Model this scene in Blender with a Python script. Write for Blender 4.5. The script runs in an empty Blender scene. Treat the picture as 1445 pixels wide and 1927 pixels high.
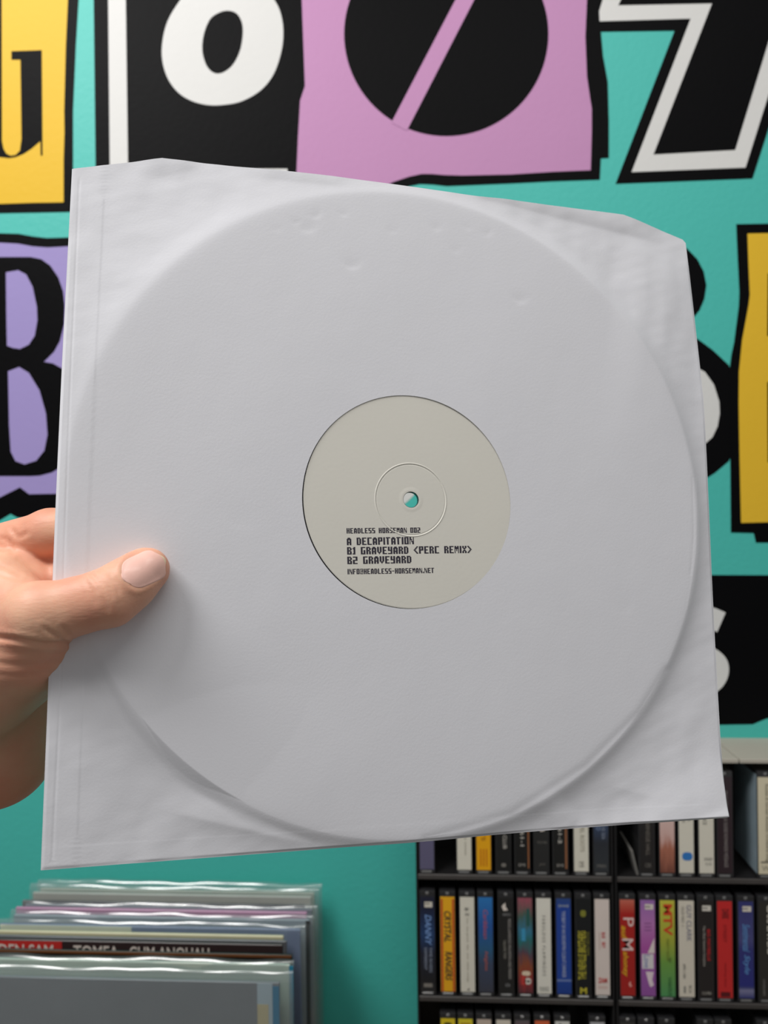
import bpy, bmesh, math, random
import numpy as np
from mathutils import Vector, Matrix
from mathutils.bvhtree import BVHTree

S = bpy.context.scene
COL = S.collection
random.seed(4)
RNG = np.random.RandomState(7)

# ------------------------------------------------------------------ camera
FPX, CX, CY = 1500.0, 722.5, 963.5
CAMZ = 1.5
YAW, ROLL = math.radians(3.4), math.radians(0.7)
_f = np.array([-math.sin(YAW), math.cos(YAW), 0.0])
_r0 = np.array([math.cos(YAW), math.sin(YAW), 0.0])
_z = np.array([0.0, 0.0, 1.0])
_r = math.cos(ROLL) * _r0 - math.sin(ROLL) * _z
_u = math.cos(ROLL) * _z + math.sin(ROLL) * _r0
CAMO = np.array([0.0, 0.0, CAMZ])
cam = bpy.data.cameras.new('camera')
camo = bpy.data.objects.new('camera', cam)
COL.objects.link(camo)
CAMM = Matrix(((_r[0], _u[0], -_f[0], 0), (_r[1], _u[1], -_f[1], 0), (_r[2], _u[2], -_f[2], CAMZ), (0, 0, 0, 1)))
camo.matrix_world = CAMM
cam.sensor_fit = 'VERTICAL'
cam.sensor_height = 34.6
cam.lens = FPX / 1927.0 * 34.6
cam.clip_start = 0.02
cam.dof.use_dof = True
cam.dof.focus_distance = 0.36
cam.dof.aperture_fstop = 11.0
S.camera = camo

# ------------------------------------------------------------------ light and exposure
S.view_settings.view_transform = 'Standard'
S.view_settings.look = 'None'
S.view_settings.gamma = 1.0
S.view_settings.use_curve_mapping = False
S.view_settings.exposure = -0.02
S.cycles.transparent_max_bounces = 40
w = bpy.data.worlds.new('shop_air')
S.world = w
w.use_nodes = True
w.node_tree.nodes['Background'].inputs[0].default_value = (1.0, 0.985, 0.97, 1)
w.node_tree.nodes['Background'].inputs[1].default_value = 0.235


def area(name, loc, target, size, size_y, power, color):
    l = bpy.data.lights.new(name, 'AREA')
    l.shape = 'RECTANGLE'
    l.size, l.size_y = size, size_y
    l.energy = power
    l.color = color
    o = bpy.data.objects.new(name, l)
    COL.objects.link(o)
    o.location = loc
    o.rotation_euler = (Vector(target) - Vector(loc)).to_track_quat('-Z', 'Y').to_euler()
    return o


area('ceiling_spotlight', (-0.85, -0.12, 2.75), (-0.1, 0.6, 1.5), 0.7, 0.6, 22.5, (1.0, 0.98, 0.96))
area('ceiling_lamp', (0.15, -0.18, 2.60), (0.1, 0.4, 1.45), 1.0, 0.16, 5.6, (1.0, 0.97, 0.93))

# ------------------------------------------------------------------ helpers
WY = 0.905                      # the wall plane


def ray(px, py):
    return _f + _r * ((px - CX) / FPX) - _u * ((py - CY) / FPX)


def on_y(px, py, y=WY):
    d = ray(px, py)
    return CAMO + d * (y / d[1])


def lin(c):
    out = []
    for v in c[:3]:
        v = v / 255.0
        out.append(v / 12.92 if v <= 0.04045 else ((v + 0.055) / 1.055) ** 2.4)
    return (out[0], out[1], out[2], 1.0)


MATS = {}


def mat(name, rgb, rough=0.5, spec=0.5, vary=0.06, vscale=30.0, bump=0.0, bscale=200.0, coat=0.0, metal=0.0, bdist=0.0005):
    if name in MATS:
        return MATS[name]
    m = bpy.data.materials.new(name)
    m.use_nodes = True
    nt = m.node_tree
    b = nt.nodes['Principled BSDF']
    b.inputs['Roughness'].default_value = rough
    b.inputs['Specular IOR Level'].default_value = spec
    b.inputs['Metallic'].default_value = metal
    b.inputs['Coat Weight'].default_value = coat
    b.inputs['Coat Roughness'].default_value = 0.12
    tc = nt.nodes.new('ShaderNodeTexCoord')
    n = nt.nodes.new('ShaderNodeTexNoise')
    n.inputs['Scale'].default_value = vscale
    n.inputs['Detail'].default_value = 4
    nt.links.new(tc.outputs['Object'], n.inputs['Vector'])
    mix = nt.nodes.new('ShaderNodeMix')
    mix.data_type = 'RGBA'
    c = lin(rgb)
    mix.inputs[6].default_value = tuple(v * (1 - vary) for v in c[:3]) + (1,)
    mix.inputs[7].default_value = tuple(min(1, v * (1 + vary)) for v in c[:3]) + (1,)
    nt.links.new(n.outputs['Fac'], mix.inputs[0])
    nt.links.new(mix.outputs[2], b.inputs['Base Color'])
    if bump > 0:
        n2 = nt.nodes.new('ShaderNodeTexNoise')
        n2.inputs['Scale'].default_value = bscale
        n2.inputs['Detail'].default_value = 3
        nt.links.new(tc.outputs['Object'], n2.inputs['Vector'])
        bp = nt.nodes.new('ShaderNodeBump')
        bp.inputs['Strength'].default_value = bump
        bp.inputs['Distance'].default_value = bdist
        nt.links.new(n2.outputs['Fac'], bp.inputs['Height'])
        nt.links.new(bp.outputs['Normal'], b.inputs['Normal'])
    MATS[name] = m
    return m


def ramp_mat(name, stops, rough=0.45, coat=0.5, noise=0.0, axis='Z'):
    """printed card whose colour runs along its length"""
    m = bpy.data.materials.new(name)
    m.use_nodes = True
    nt = m.node_tree
    b = nt.nodes['Principled BSDF']
    b.inputs['Roughness'].default_value = rough
    b.inputs['Coat Weight'].default_value = coat
    b.inputs['Coat Roughness'].default_value = 0.1
    tc = nt.nodes.new('ShaderNodeTexCoord')
    sep = nt.nodes.new('ShaderNodeSeparateXYZ')
    nt.links.new(tc.outputs['Generated'], sep.inputs[0])
    cr = nt.nodes.new('ShaderNodeValToRGB')
    e = cr.color_ramp.elements
    while len(e) < len(stops):
        e.new(0.5)
    for i, (p, c) in enumerate(stops):
        e[i].position = p
        e[i].color = lin(c)
    src = sep.outputs[axis]
    if noise > 0:
        n = nt.nodes.new('ShaderNodeTexNoise')
        n.inputs['Scale'].default_value = 4.0
        n.inputs['Detail'].default_value = 3
        nt.links.new(tc.outputs['Generated'], n.inputs['Vector'])
        ma = nt.nodes.new('ShaderNodeMath')
        ma.operation = 'MULTIPLY_ADD'
        nt.links.new(n.outputs['Fac'], ma.inputs[0])
        ma.inputs[1].default_value = noise
        nt.links.new(src, ma.inputs[2])
        m2 = nt.nodes.new('ShaderNodeMath')
        m2.operation = 'SUBTRACT'
        nt.links.new(ma.outputs[0], m2.inputs[0])
        m2.inputs[1].default_value = noise * 0.5
        src = m2.outputs[0]
    nt.links.new(src, cr.inputs[0])
    nt.links.new(cr.outputs[0], b.inputs['Base Color'])
    return m


def plastic_film(name, tint=(225, 235, 235), gloss=0.10, haze=0.10, rough=0.12):
    m = bpy.data.materials.new(name)
    m.use_nodes = True
    nt = m.node_tree
    nt.nodes.clear()
    out = nt.nodes.new('ShaderNodeOutputMaterial')
    tr = nt.nodes.new('ShaderNodeBsdfTransparent')
    tr.inputs[0].default_value = lin((246, 250, 250))
    gl = nt.nodes.new('ShaderNodeBsdfGlossy')
    gl.inputs['Roughness'].default_value = rough
    df = nt.nodes.new('ShaderNodeBsdfDiffuse')
    df.inputs[0].default_value = lin(tint)
    m1 = nt.nodes.new('ShaderNodeMixShader')
    m1.inputs[0].default_value = haze
    nt.links.new(tr.outputs[0], m1.inputs[1])
    nt.links.new(df.outputs[0], m1.inputs[2])
    fr = nt.nodes.new('ShaderNodeLayerWeight')
    fr.inputs[0].default_value = 0.5
    pw = nt.nodes.new('ShaderNodeMath')
    pw.operation = 'POWER'
    nt.links.new(fr.outputs['Facing'], pw.inputs[0])
    pw.inputs[1].default_value = 3.0
    ma = nt.nodes.new('ShaderNodeMath')
    ma.operation = 'MULTIPLY_ADD'
    ma.use_clamp = True
    nt.links.new(pw.outputs[0], ma.inputs[0])
    ma.inputs[1].default_value = 0.5
    ma.inputs[2].default_value = gloss
    m2 = nt.nodes.new('ShaderNodeMixShader')
    nt.links.new(ma.outputs[0], m2.inputs[0])
    nt.links.new(m1.outputs[0], m2.inputs[1])
    nt.links.new(gl.outputs[0], m2.inputs[2])
    nt.links.new(m2.outputs[0], out.inputs[0])
    return m


def link(name, me, m=None, parent=None, smooth=False):
    o = bpy.data.objects.new(name, me)
    COL.objects.link(o)
    if m is not None and len(me.materials) == 0:
        me.materials.append(m)
    if smooth:
        me.shade_smooth()
    if parent is not None:
        o.parent = parent
    return o


def mesh(name, v, f):
    me = bpy.data.meshes.new(name)
    me.from_pydata([tuple(map(float, p)) for p in v], [], f)
    me.update()
    return me


def empty(name, loc=(0, 0, 0)):
    o = bpy.data.objects.new(name, None)
    o.empty_display_size = 0.02
    COL.objects.link(o)
    o.location = loc
    return o


def tag(o, label, cat, group=None):
    o['label'] = label
    o['category'] = cat
    if group:
        o['group'] = group
    return o


def box_mesh(name, x0, x1, y0, y1, z0, z1, bev=0.0, seg=2):
    bm = bmesh.new()
    bmesh.ops.create_cube(bm, size=1.0)
    for v in bm.verts:
        v.co = Vector(((x0 + x1) / 2 + v.co.x * (x1 - x0), (y0 + y1) / 2 + v.co.y * (y1 - y0), (z0 + z1) / 2 + v.co.z * (z1 - z0)))
    if bev > 0:
        bmesh.ops.bevel(bm, geom=bm.edges[:], offset=bev, segments=seg, affect='EDGES', profile=0.5)
    me = bpy.data.meshes.new(name)
    bm.to_mesh(me)
    bm.free()
    return me


def catmull(pts, n=8, closed=True):
    P = [np.array(p, float) for p in pts]
    out = []
    N = len(P)
    for i in range(N if closed else N - 1):
        if closed:
            a, b, c, d = P[(i - 1) % N], P[i], P[(i + 1) % N], P[(i + 2) % N]
        else:
            a, b, c, d = P[max(i - 1, 0)], P[i], P[i + 1], P[min(i + 2, N - 1)]
        for k in range(n):
            t = k / n
            out.append(0.5 * ((2 * b) + (c - a) * t + (2 * a - 5 * b + 4 * c - d) * t * t + (3 * b - a - 3 * c + d) * t ** 3))
    if not closed:
        out.append(P[-1])
    return out


def text_pts(body, bold=0.0, shear=0.0):
    """flat filled lettering as (verts2d, faces)"""
    cu = bpy.data.curves.new('t', 'FONT')
    cu.body = body
    cu.resolution_u = 3
    cu.offset = bold
    cu.shear = shear
    o = bpy.data.objects.new('t', cu)
    COL.objects.link(o)
    dg = bpy.context.evaluated_depsgraph_get()
    me = bpy.data.meshes.new_from_object(o.evaluated_get(dg))
    v = np.array([(p.co.x, p.co.y) for p in me.vertices]).reshape(-1, 2)
    f = [tuple(p.vertices) for p in me.polygons]
    bpy.data.objects.remove(o)
    bpy.data.curves.remove(cu)
    bpy.data.meshes.remove(me)
    return v, f


# ------------------------------------------------------------------ the setting
M_TEAL = mat('teal_wall_paint', (76, 193, 182), 0.5, 0.35, 0.02, 6, bump=0.5, bscale=170, bdist=0.0006)
wall = link('wall_back', box_mesh('wall_back', -2.2, 2.2, WY, WY + 0.1, 0.0, 2.9), M_TEAL)
wall['kind'] = 'structure'
M_FLOOR = mat('grey_floor', (120, 112, 104), 0.6, 0.3, 0.12, 3, bump=0.2, bscale=60)
fl = link('floor', box_mesh('floor', -2.2, 2.2, -2.5, WY + 0.1, -0.1, 0.0), M_FLOOR)
fl['kind'] = 'structure'

M_BLACK = mat('mural_black', (9, 9, 11), 0.50, 0.06, 0.05, 10, bump=0.35, bscale=170)
M_WHITE = mat('mural_white', (222, 222, 220), 0.45, 0.15, 0.02, 10, bump=0.35, bscale=170)
M_YEL = mat('mural_yellow', (234, 190, 54), 0.45, 0.15, 0.02, 10, bump=0.35, bscale=170)
M_PINK = mat('mural_pink', (196, 144, 188), 0.45, 0.15, 0.02, 10, bump=0.35, bscale=170)
M_LIL = mat('mural_lilac', (164, 150, 206), 0.45, 0.15, 0.02, 10, bump=0.35, bscale=170)


def mural(name, pts, m, layer, smooth=False, n=8):
    """a thin painted shape on the wall, outline given where it shows on the wall"""
    if smooth:
        pts = catmull(pts, n)
    y1 = WY
    y0 = WY - 0.00025 * layer
    P = [on_y(p[0], p[1]) for p in pts]
    N = len(P)
    v = [(p[0], y0, p[2]) for p in P] + [(p[0], y1, p[2]) for p in P]
    area2 = sum(P[i][0] * P[(i + 1) % N][2] - P[(i + 1) % N][0] * P[i][2] for i in range(N))
    idx = list(range(N))
    if area2 < 0:
        idx = idx[::-1]
    f = [tuple(idx)]
    for k in range(N):
        a, b = idx[k], idx[(k + 1) % N]
        f.append((b, a, a + N, b + N))
    o = link(name, mesh(name, v, f), m, wall)
    return o


def stroke(pts, hw):
    """outline of a thick open brush line"""
    P = [np.array(p, float) for p in catmull(pts, 8, closed=False)]
    L, R = [], []
    for i, p in enumerate(P):
        d = P[min(i + 1, len(P) - 1)] - P[max(i - 1, 0)]
        d /= np.linalg.norm(d)
        nrm = np.array([-d[1], d[0]])
        L.append(p + nrm * hw)
        R.append(p - nrm * hw)
    return L + R[::-1]


def circle(cx, cy, r, n=96):
    return [(cx + r * math.cos(2 * math.pi * k / n), cy + r * math.sin(2 * math.pi * k / n)) for k in range(n)]


# yellow panel with the letter u
mural('mural_panel_backing', [(-130, -170), (152, -174), (148, 0), (143, 83), (137.5, 208), (137.5, 300), (137, 399), (60, 400.5), (-130, 404)], M_BLACK, 1)
mural('mural_panel', [(-110, -150), (133, -154), (128, 0), (124, 90), (121, 208), (121.5, 250), (120, 300), (120, 381), (60, 382), (0, 384), (-110, 386)], M_YEL, 2)
mural('mural_letter', [(22, 97), (79, 95), (80.5, 293), (77, 293), (76.5, 266), (60, 280), (45, 290), (30, 296), (18, 298), (0, 296), (-20, 288), (-40, 270), (-46, 240), (-46, -40), (3.5, -40), (4, 265), (7, 280), (12, 289), (20, 293.5), (30, 292), (38, 284), (41, 262), (39, 113), (22, 113)], M_BLACK, 3)
# black panel with the white o
mural('mural_panel', [(168, -185), (620, -180), (640, 400), (180, 395), (180, 310), (176.5, 0)], M_BLACK, 2)
mural('mural_frame_line', [(200, -150), (234, -150), (237, 0), (241, 300), (241.5, 318), (541, 318), (541, 350), (208, 350), (207, 300), (204, 0)], M_WHITE, 3)
mural('mural_letter', [(340, 0), (316, 40), (306, 80), (306, 115), (316, 148), (335, 174), (360, 190), (390, 198), (420, 198), (455, 191), (490, 171), (515, 140), (530, 95), (533, 55), (527, 22), (516, 0), (492, -35), (450, -62), (412, -62), (372, -40)], M_WHITE, 3, True, 6)
mural('mural_letter_hole', [(381, 95), (384, 65), (395, 38), (410, 26), (428, 21), (445, 26), (455, 42), (457, 65), (452, 95), (440, 120), (425, 134), (410, 139), (397, 134), (387, 120)], M_BLACK, 4, True, 6)
# pink panel with the slashed disc
mural('mural_panel_backing', [(552, -205), (700, -212), (1134, -200), (1129, 0), (1130, 60), (1134, 105), (1143, 155), (1145, 230), (1145, 297), (1130, 298), (1128, 338), (1040, 341), (960, 345), (840, 350), (815, 347), (790, 346), (765, 351), (735, 362), (700, 380), (640, 392), (545, 395)], M_BLACK, 3)
mural('mural_panel', [(570, -186), (700, -192), (1108, -180), (1104, 0), (1101, 70), (1104, 145), (1109, 180), (1113, 205), (1113, 250), (1111, 321), (1040, 324), (960, 329), (870, 331), (836, 330), (812, 328), (793, 328), (770, 333), (740, 343), (700, 362), (640, 375), (558, 378), (558, 330), (561, 260), (565, 190), (570, 175), (574, 163), (571, 80), (568, 0)], M_PINK, 4)
mural('mural_letter', circle(839.5, 65, 192), M_BLACK, 5)
mural('mural_slash', [(736.5, 232), (765.5, 247), (943, -98), (916.5, -113)], M_PINK, 6)
# outlined zigzag letter
mural('mural_letter_backing', [(1120, -90), (1125, 60), (1269, 58), (1158, 346), (1415.5, 336), (1498, 80), (1530, -90)], M_BLACK, 2)
mural('mural_letter_outline', [(1152, -60), (1127, 22), (1128, 41), (1299, 36), (1188, 324.5), (1402, 316), (1475, 85), (1500, -60)], M_WHITE, 4)
mural('mural_letter', [(1186, -40), (1163, 11), (1339, 7.5), (1229, 291.5), (1382.5, 283), (1448, 70), (1470, -40)], M_BLACK, 5)
# lilac panel with the letter B
mural('mural_panel_backing', [(-150, 442), (-60, 436), (0, 439), (35, 440), (62, 445), (88, 448), (128, 447), (200, 441), (205, 700), (198, 972), (150, 972), (60, 975), (33, 974), (20, 967), (0, 979), (-60, 990), (-150, 985)], M_BLACK, 1)
mural('mural_panel', [(-130, 460), (-60, 455), (0, 457), (35, 459), (62, 464), (90, 466), (128, 464), (178, 460), (184, 700), (180, 928), (107, 929), (55, 930), (38, 917), (0, 936), (-60, 955), (-130, 950)], M_LIL, 2)
mural('mural_letter', [(-70, 484), (0, 484), (58, 484), (78, 488), (95, 500), (110, 522), (119, 548), (122, 575), (121, 610), (113, 642), (102, 662), (83, 681), (100, 684), (118, 694), (136, 720), (147, 755), (150, 790), (146, 825), (135, 855), (118, 877), (98, 889), (75, 895), (58, 896), (0, 896), (-70, 896)], M_BLACK, 3)
mural('mural_letter_hole', [(12, 513), (35, 509), (50, 517), (62, 540), (70, 578), (71, 603), (66, 632), (55, 649), (38, 657), (25, 655), (14, 651), (13, 600)], M_LIL, 4)
mural('mural_letter_hole', [(16, 699), (37, 691), (55, 702), (75, 735), (87, 778), (90, 818), (84, 848), (69, 867), (47, 874), (30, 868), (21, 850), (18, 800)], M_LIL, 4)
# white letter with a heavy black outline
mural('mural_letter_outline', [(1090, 440), (1230, 440), (1265, 449), (1293, 468), (1312, 488), (1324, 511), (1329, 537), (1325, 563), (1316, 584), (1303, 600), (1296, 612), (1303, 631), (1340, 658), (1371, 687), (1390, 735), (1395, 785), (1385, 838), (1371, 868), (1345, 890), (1326, 902), (1250, 925), (1090, 925)], M_BLACK, 1)
mural('mural_letter', [(1125, 478), (1235, 478), (1266, 496), (1284, 530), (1274, 572), (1240, 622), (1285, 668), (1308, 690), (1326, 700), (1343, 724), (1353, 756), (1354, 778), (1350, 802), (1340, 823), (1322, 839), (1250, 885), (1125, 885)], M_WHITE, 2)
mural('mural_letter_hole', [(1160, 520), (1205, 516), (1228, 545), (1205, 590), (1160, 596)], M_BLACK, 3, True, 6)
mural('mural_letter_hole', [(1160, 690), (1215, 688), (1245, 760), (1215, 838), (1160, 842)], M_BLACK, 3, True, 6)
# round white letter seen through the spindle hole
mural('mural_letter', circle(688, 853, 120), M_WHITE, 1)
mural('mural_letter_hole', circle(688, 853, 62), M_TEAL, 2)
# yellow panel beside it
mural('mural_panel_backing', [(1385, 422), (1640, 418), (1640, 1021), (1422, 1021), (1418, 1003), (1375, 1002), (1374, 870), (1372, 700), (1376, 668), (1381, 645), (1390, 575), (1391, 550), (1388, 490)], M_BLACK, 2)
mural('mural_panel', [(1406, 440), (1625, 436), (1625, 978), (1394, 984), (1391, 850), (1389.5, 760), (1390, 700), (1396, 640), (1408, 575), (1410.5, 555), (1408, 500)], M_YEL, 3)
mural('mural_letter', [(1444, 515), (1580, 512), (1580, 905), (1444, 870), (1443, 720), (1500, 690), (1500, 650), (1443, 632)], M_BLACK, 4)
# black panel with the white s
mural('mural_panel', [(620, 1085), (1000, 1083), (1335, 1082), (1640, 1083), (1640, 1342), (1460, 1348), (1440, 1353), (1428, 1358), (1416, 1363), (1350, 1364), (1000, 1366), (620, 1366)], M_BLACK, 1)
mural('mural_letter', stroke([(1357, 1171), (1335, 1162), (1305, 1155), (1275, 1163), (1262, 1190), (1285, 1216), (1325, 1232), (1350, 1252), (1343, 1280), (1305, 1300), (1260, 1290)], 20), M_WHITE, 2)

# ------------------------------------------------------------------ sleeve pose
SW, SH = 0.312, 0.309
PIX = [(137, 276), (1290, 420), (1366, 1538), (76, 1639)]
_src = [(-SW / 2, SH / 2), (SW / 2, SH / 2), (SW / 2, -SH / 2), (-SW / 2, -SH / 2)]
A = []
for (x, y), (pu, pv) in zip(_src, PIX):
    a, b = (pu - CX) / FPX, -(pv - CY) / FPX
    A.append([x, y, 1, 0, 0, 0, -a * x, -a * y, -a])
    A.append([0, 0, 0, x, y, 1, -b * x, -b * y, -b])
h = np.linalg.svd(np.array(A))[2][-1].reshape(3, 3)
h = h / ((np.linalg.norm(h[:, 0]) + np.linalg.norm(h[:, 1])) / 2) * np.sign(h[2, 2])
R1 = h[:, 0] / np.linalg.norm(h[:, 0])
R2 = h[:, 1] - R1 * (R1 @ h[:, 1])
R2 /= np.linalg.norm(R2)
R3 = np.cross(R1, R2)          # camera frame: x right, y up, z depth; R3 points away from the viewer
T0 = h[:, 2]


def sdepth(px, py):
    d = np.array([(px - CX) / FPX, -(py - CY) / FPX, 1.0])
    return (R3 @ T0) / (R3 @ d)


def uv(px, py):
    d = np.array([(px - CX) / FPX, -(py - CY) / FPX, 1.0]) * sdepth(px, py) - T0
    return np.array([d @ R1, d @ R2])


def c2w(p):
    return CAMO + _r * p[0] + _u * p[1] + _f * p[2]


_a, _b, _n = [_r * q[0] + _u * q[1] + _f * q[2] for q in (R1, R2, -R3)]
_o = c2w(T0)
SLEEVE_M = Matrix(((_a[0], _b[0], _n[0], _o[0]), (_a[1], _b[1], _n[1], _o[1]), (_a[2], _b[2], _n[2], _o[2]), (0, 0, 0, 1)))
DC = uv(772, 941)              # disc centre on the sleeve
DR = 0.1512


def sstep(a, b, x):
    t = np.clip((x - a) / (b - a), 0, 1)      # also runs downhill when b < a
    return t * t * (3 - 2 * t)


_waves = [(RNG.uniform(0, 2 * math.pi), RNG.uniform(0, 2 * math.pi), RNG.uniform(0.6, 1.5)) for _ in range(60)]


def wav(u, v, wl, k0, k1):
    s = 0
    for (th, ph, sc) in _waves[k0:k1]:
        s = s + np.sin((u * math.cos(th) + v * math.sin(th)) * 2 * math.pi / (wl * sc) + ph)
    return s / math.sqrt(k1 - k0)


def seg_frame(p0, p1):
    a, b = uv(*p0), uv(*p1)
    L = np.linalg.norm(b - a)
    t = (b - a) / L
    return a, t, np.array([-t[1], t[0]]), L


def fold(u, v, p0, p1, slope, side, reach, soft=0.0018, ends=0.012, ext=None):
    """paper bent along a line; slope starts on one side of it"""
    a, t, n, L = seg_frame(p0, p1)
    du, dv = u - a[0], v - a[1]
    s = du * t[0] + dv * t[1]
    d = (du * n[0] + dv * n[1]) * side
    ramp = 0.5 * (d + np.sqrt(d * d + soft * soft))
    ramp = reach * (1 - np.exp(-ramp / reach)) * np.exp(-(np.maximum(d, 0) / (ext or 6 * reach)) ** 2)
    wdw = sstep(-ends, ends, s) * sstep(-ends, ends, L - s)
    return slope * ramp * wdw


def crease(u, v, pts, width, amp):
    best = None
    for p0, p1 in zip(pts[:-1], pts[1:]):
        a, t, n, L = seg_frame(p0, p1)
        du, dv = u - a[0], v - a[1]
        s = np.clip(du * t[0] + dv * t[1], 0, L)
        d = np.hypot(du - t[0] * s, dv - t[1] * s)
        best = d if best is None else np.minimum(best, d)
    return amp * np.exp(-(best / width) ** 2)


def dent(u, v, px, py, r, amp, ang):
    a = uv(px, py)
    du, dv = u - a[0], v - a[1]
    x = du * math.cos(ang) + dv * math.sin(ang)
    y = -du * math.sin(ang) + dv * math.cos(ang)
    y = y - 0.35 * x * x / r                       # a thumbnail-shaped crescent
    g = np.exp(-(x / (r * 1.0)) ** 2)
    sharp = 1 / (1 + np.exp(-y / (r * 0.12)))
    return 0.36 * amp * g * sharp * np.exp(-(np.maximum(y, 0) / (r * 1.1)) ** 2)


def macro(u, v):
    """how the corners of the whole sleeve flop off the stiff disc"""
    du, dv = u - DC[0], v - DC[1]

    def corner(ax, ay, slope, off=0.002, soft=0.006):
        d = du * ax + dv * ay - (DR - off)
        d = 0.5 * (d + np.sqrt(d * d + soft * soft)) - 0.5 * (np.sqrt(soft * soft + 0.0) if False else 0)
        r_ = np.hypot(du, dv)
        return slope * d * sstep(DR - 0.004, DR + 0.010, r_)
    r_ = np.hypot(du, dv)
    th_ = np.arctan2(dv, du)
    e2 = np.maximum(r_ - DR, 0)
    low = np.clip(np.cos(th_ + 2.30), 0, 1) ** 2 + 0.8 * np.clip(np.cos(th_ + 0.78), 0, 1) ** 3
    dip = -0.0009 * low * (1 - np.exp(-(e2 / 0.005) ** 1.3))
    return dip + corner(0.66, 0.75, -0.135) + corner(-0.70, 0.71, -0.060) + corner(-0.72, -0.69, -0.030) + corner(0.75, -0.66, 0.030)


def edge_dist(u, v):
    """distance in from the three closed edges"""
    best = None
    for a, b in ((OUT[8], OUT[9]), (OUT[9], OUT[10]), (OUT[10], OUT[0])):
        t = (b - a) / np.linalg.norm(b - a)
        d = np.abs((u - a[0]) * t[1] - (v - a[1]) * t[0])
        best = d if best is None else np.minimum(best, d)
    return best


def front_disp(u, v):
    du, dv = u - DC[0], v - DC[1]
    r = np.hypot(du, dv)
    th = np.arctan2(dv, du)
    # rim is crisp at the lower right and lower left, relaxed at the upper left
    wid = 0.0075 + 0.006 * np.clip(np.cos(th - 2.3), 0, 1) - 0.0015 * np.clip(np.cos(th + 0.9), 0, 1)
    e_ = r - DR - 0.0012
    e_ = 0.5 * (e_ + np.sqrt(e_ * e_ + (0.0022 - 0.0012 * np.clip(np.cos(th - 0.6), 0, 1)) ** 2))
    z = 0.0023 * np.exp(-e_ / (wid * 0.80)) - 0.0006
    out = sstep(DR, DR + 0.012, r)
    # loose waves of the paper
    z = z + 0.00016 * wav(u, v, 0.075, 0, 10) * (0.35 + 0.65 * out)
    z = z + 0.000075 * wav(u, v, 0.022, 10, 24) * (0.12 + 0.88 * out)
    z = z + 0.00002 * wav(u, v, 0.009, 24, 40) * (0.10 + 0.9 * out)
    # mouth of the sleeve bends forward along the top
    z = z + fold(u, v, (905, 374), (1235, 440), 0.28, 1, 0.006, 0.0012)
    z = z + fold(u, v, (285, 330), (372, 312), 0.20, 1, 0.004, 0.0012, 0.006)
    z = z + fold(u, v, (470, 332), (640, 352), 0.16, 1, 0.004, 0.0012)
    z = z + fold(u, v, (1195, 440), (1300, 470), 0.15, -1, 0.012, 0.004)
    # lower right corner curls up to the viewer
    z = z + fold(u, v, (1040, 1590), (1370, 1400), 0.26, -1, 0.030, 0.006, 0.02)
    z = z + fold(u, v, (1240, 1560), (1372, 1512), 0.26, -1, 0.006, 0.0012, 0.006)
    z = z - fold(u, v, (1150, 1480), (1230, 1500), 0.16, -1, 0.006, 0.001, 0.006)
    z = z + fold(u, v, (1068, 1575), (1090, 1545), 0.25, 1, 0.003, 0.0008, 0.004)
    # lower left: bright facet below the rim
    z = z + fold(u, v, (350, 1487), (605, 1590), 0.25, -1, 0.009, 0.0012, 0.012)
    z = z - fold(u, v, (330, 1532), (600, 1592), 0.30, -1, 0.006, 0.001, 0.010)
    z = z - fold(u, v, (225, 1395), (300, 1560), 0.10, 1, 0.012, 0.003, 0.02)
    z = z + crease(u, v, [(175, 1235), (240, 1360), (330, 1465), (450, 1540), (590, 1590)], 0.0022, -0.00015)
    z = z + crease(u, v, [(800, 1578), (960, 1530), (1100, 1440), (1200, 1340), (1250, 1260)], 0.0020, -0.0002)
    # ring wear creases at the right
    z = z + crease(u, v, [(1300, 900), (1302, 1010), (1296, 1080)], 0.0007, -0.00006)
    z = z + crease(u, v, [(1310, 905), (1306, 1040), (1290, 1150)], 0.0007, 0.00003)
    # left seam: folded strip glued behind the front
    z = z - 0.00012 * sstep(-SW / 2 + 0.0128, -SW / 2 + 0.0136, u)
    z = z + crease(u, v, [(147, 330), (113, 1290), (95, 1630)], 0.0005, -0.00012)
    z = z - 0.00003 * sstep(-SH / 2 + 0.0075, -SH / 2 + 0.0083, v)
    # finger dents near the top
    for (px, py, rr, am, an) in [(578, 440, 0.0045, -0.00045, 0.1), (598, 412, 0.003, -0.0004, 0.6), (556, 425, 0.002, -0.0003, 0), (660, 508, 0.0040, -0.0005, 0.0), (820, 436, 0.0028, -0.0003, 0.1), (875, 434, 0.0025, -0.00025, -0.4), (920, 445, 0.003, -0.0003, 0.7), (735, 442, 0.003, -0.0002, 0), (975, 572, 0.004, -0.0005, -0.1), (520, 438, 0.002, -0.0002, 0), (645, 410, 0.0022, -0.0003, 0), (855, 478, 0.003, -0.0002, 0), (440, 990, 0.006, -0.00015, -0.5), (1180, 1150, 0.005, -0.00015, 0.6)]:
        z = z + dent(u, v, px, py, rr, am, an)
    # thumb presses the paper down on the disc
    a = uv(235, 1110)
    g = np.exp(-(((u - a[0]) / 0.022) ** 2 + ((v - a[1]) / 0.014) ** 2))
    z = z - 0.0004 * g
    # closed at the left, right and bottom edges
    e = edge_dist(u, v)
    k_ = 0.35 + 0.65 * sstep(0, 0.0014, e)
    z = z * k_ - 0.0009 * (1 - k_)
    return np.maximum(z, np.maximum(0.00115 - 0.35 * np.maximum(r - 0.1509, 0), -0.0012)) + macro(u, v)


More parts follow.
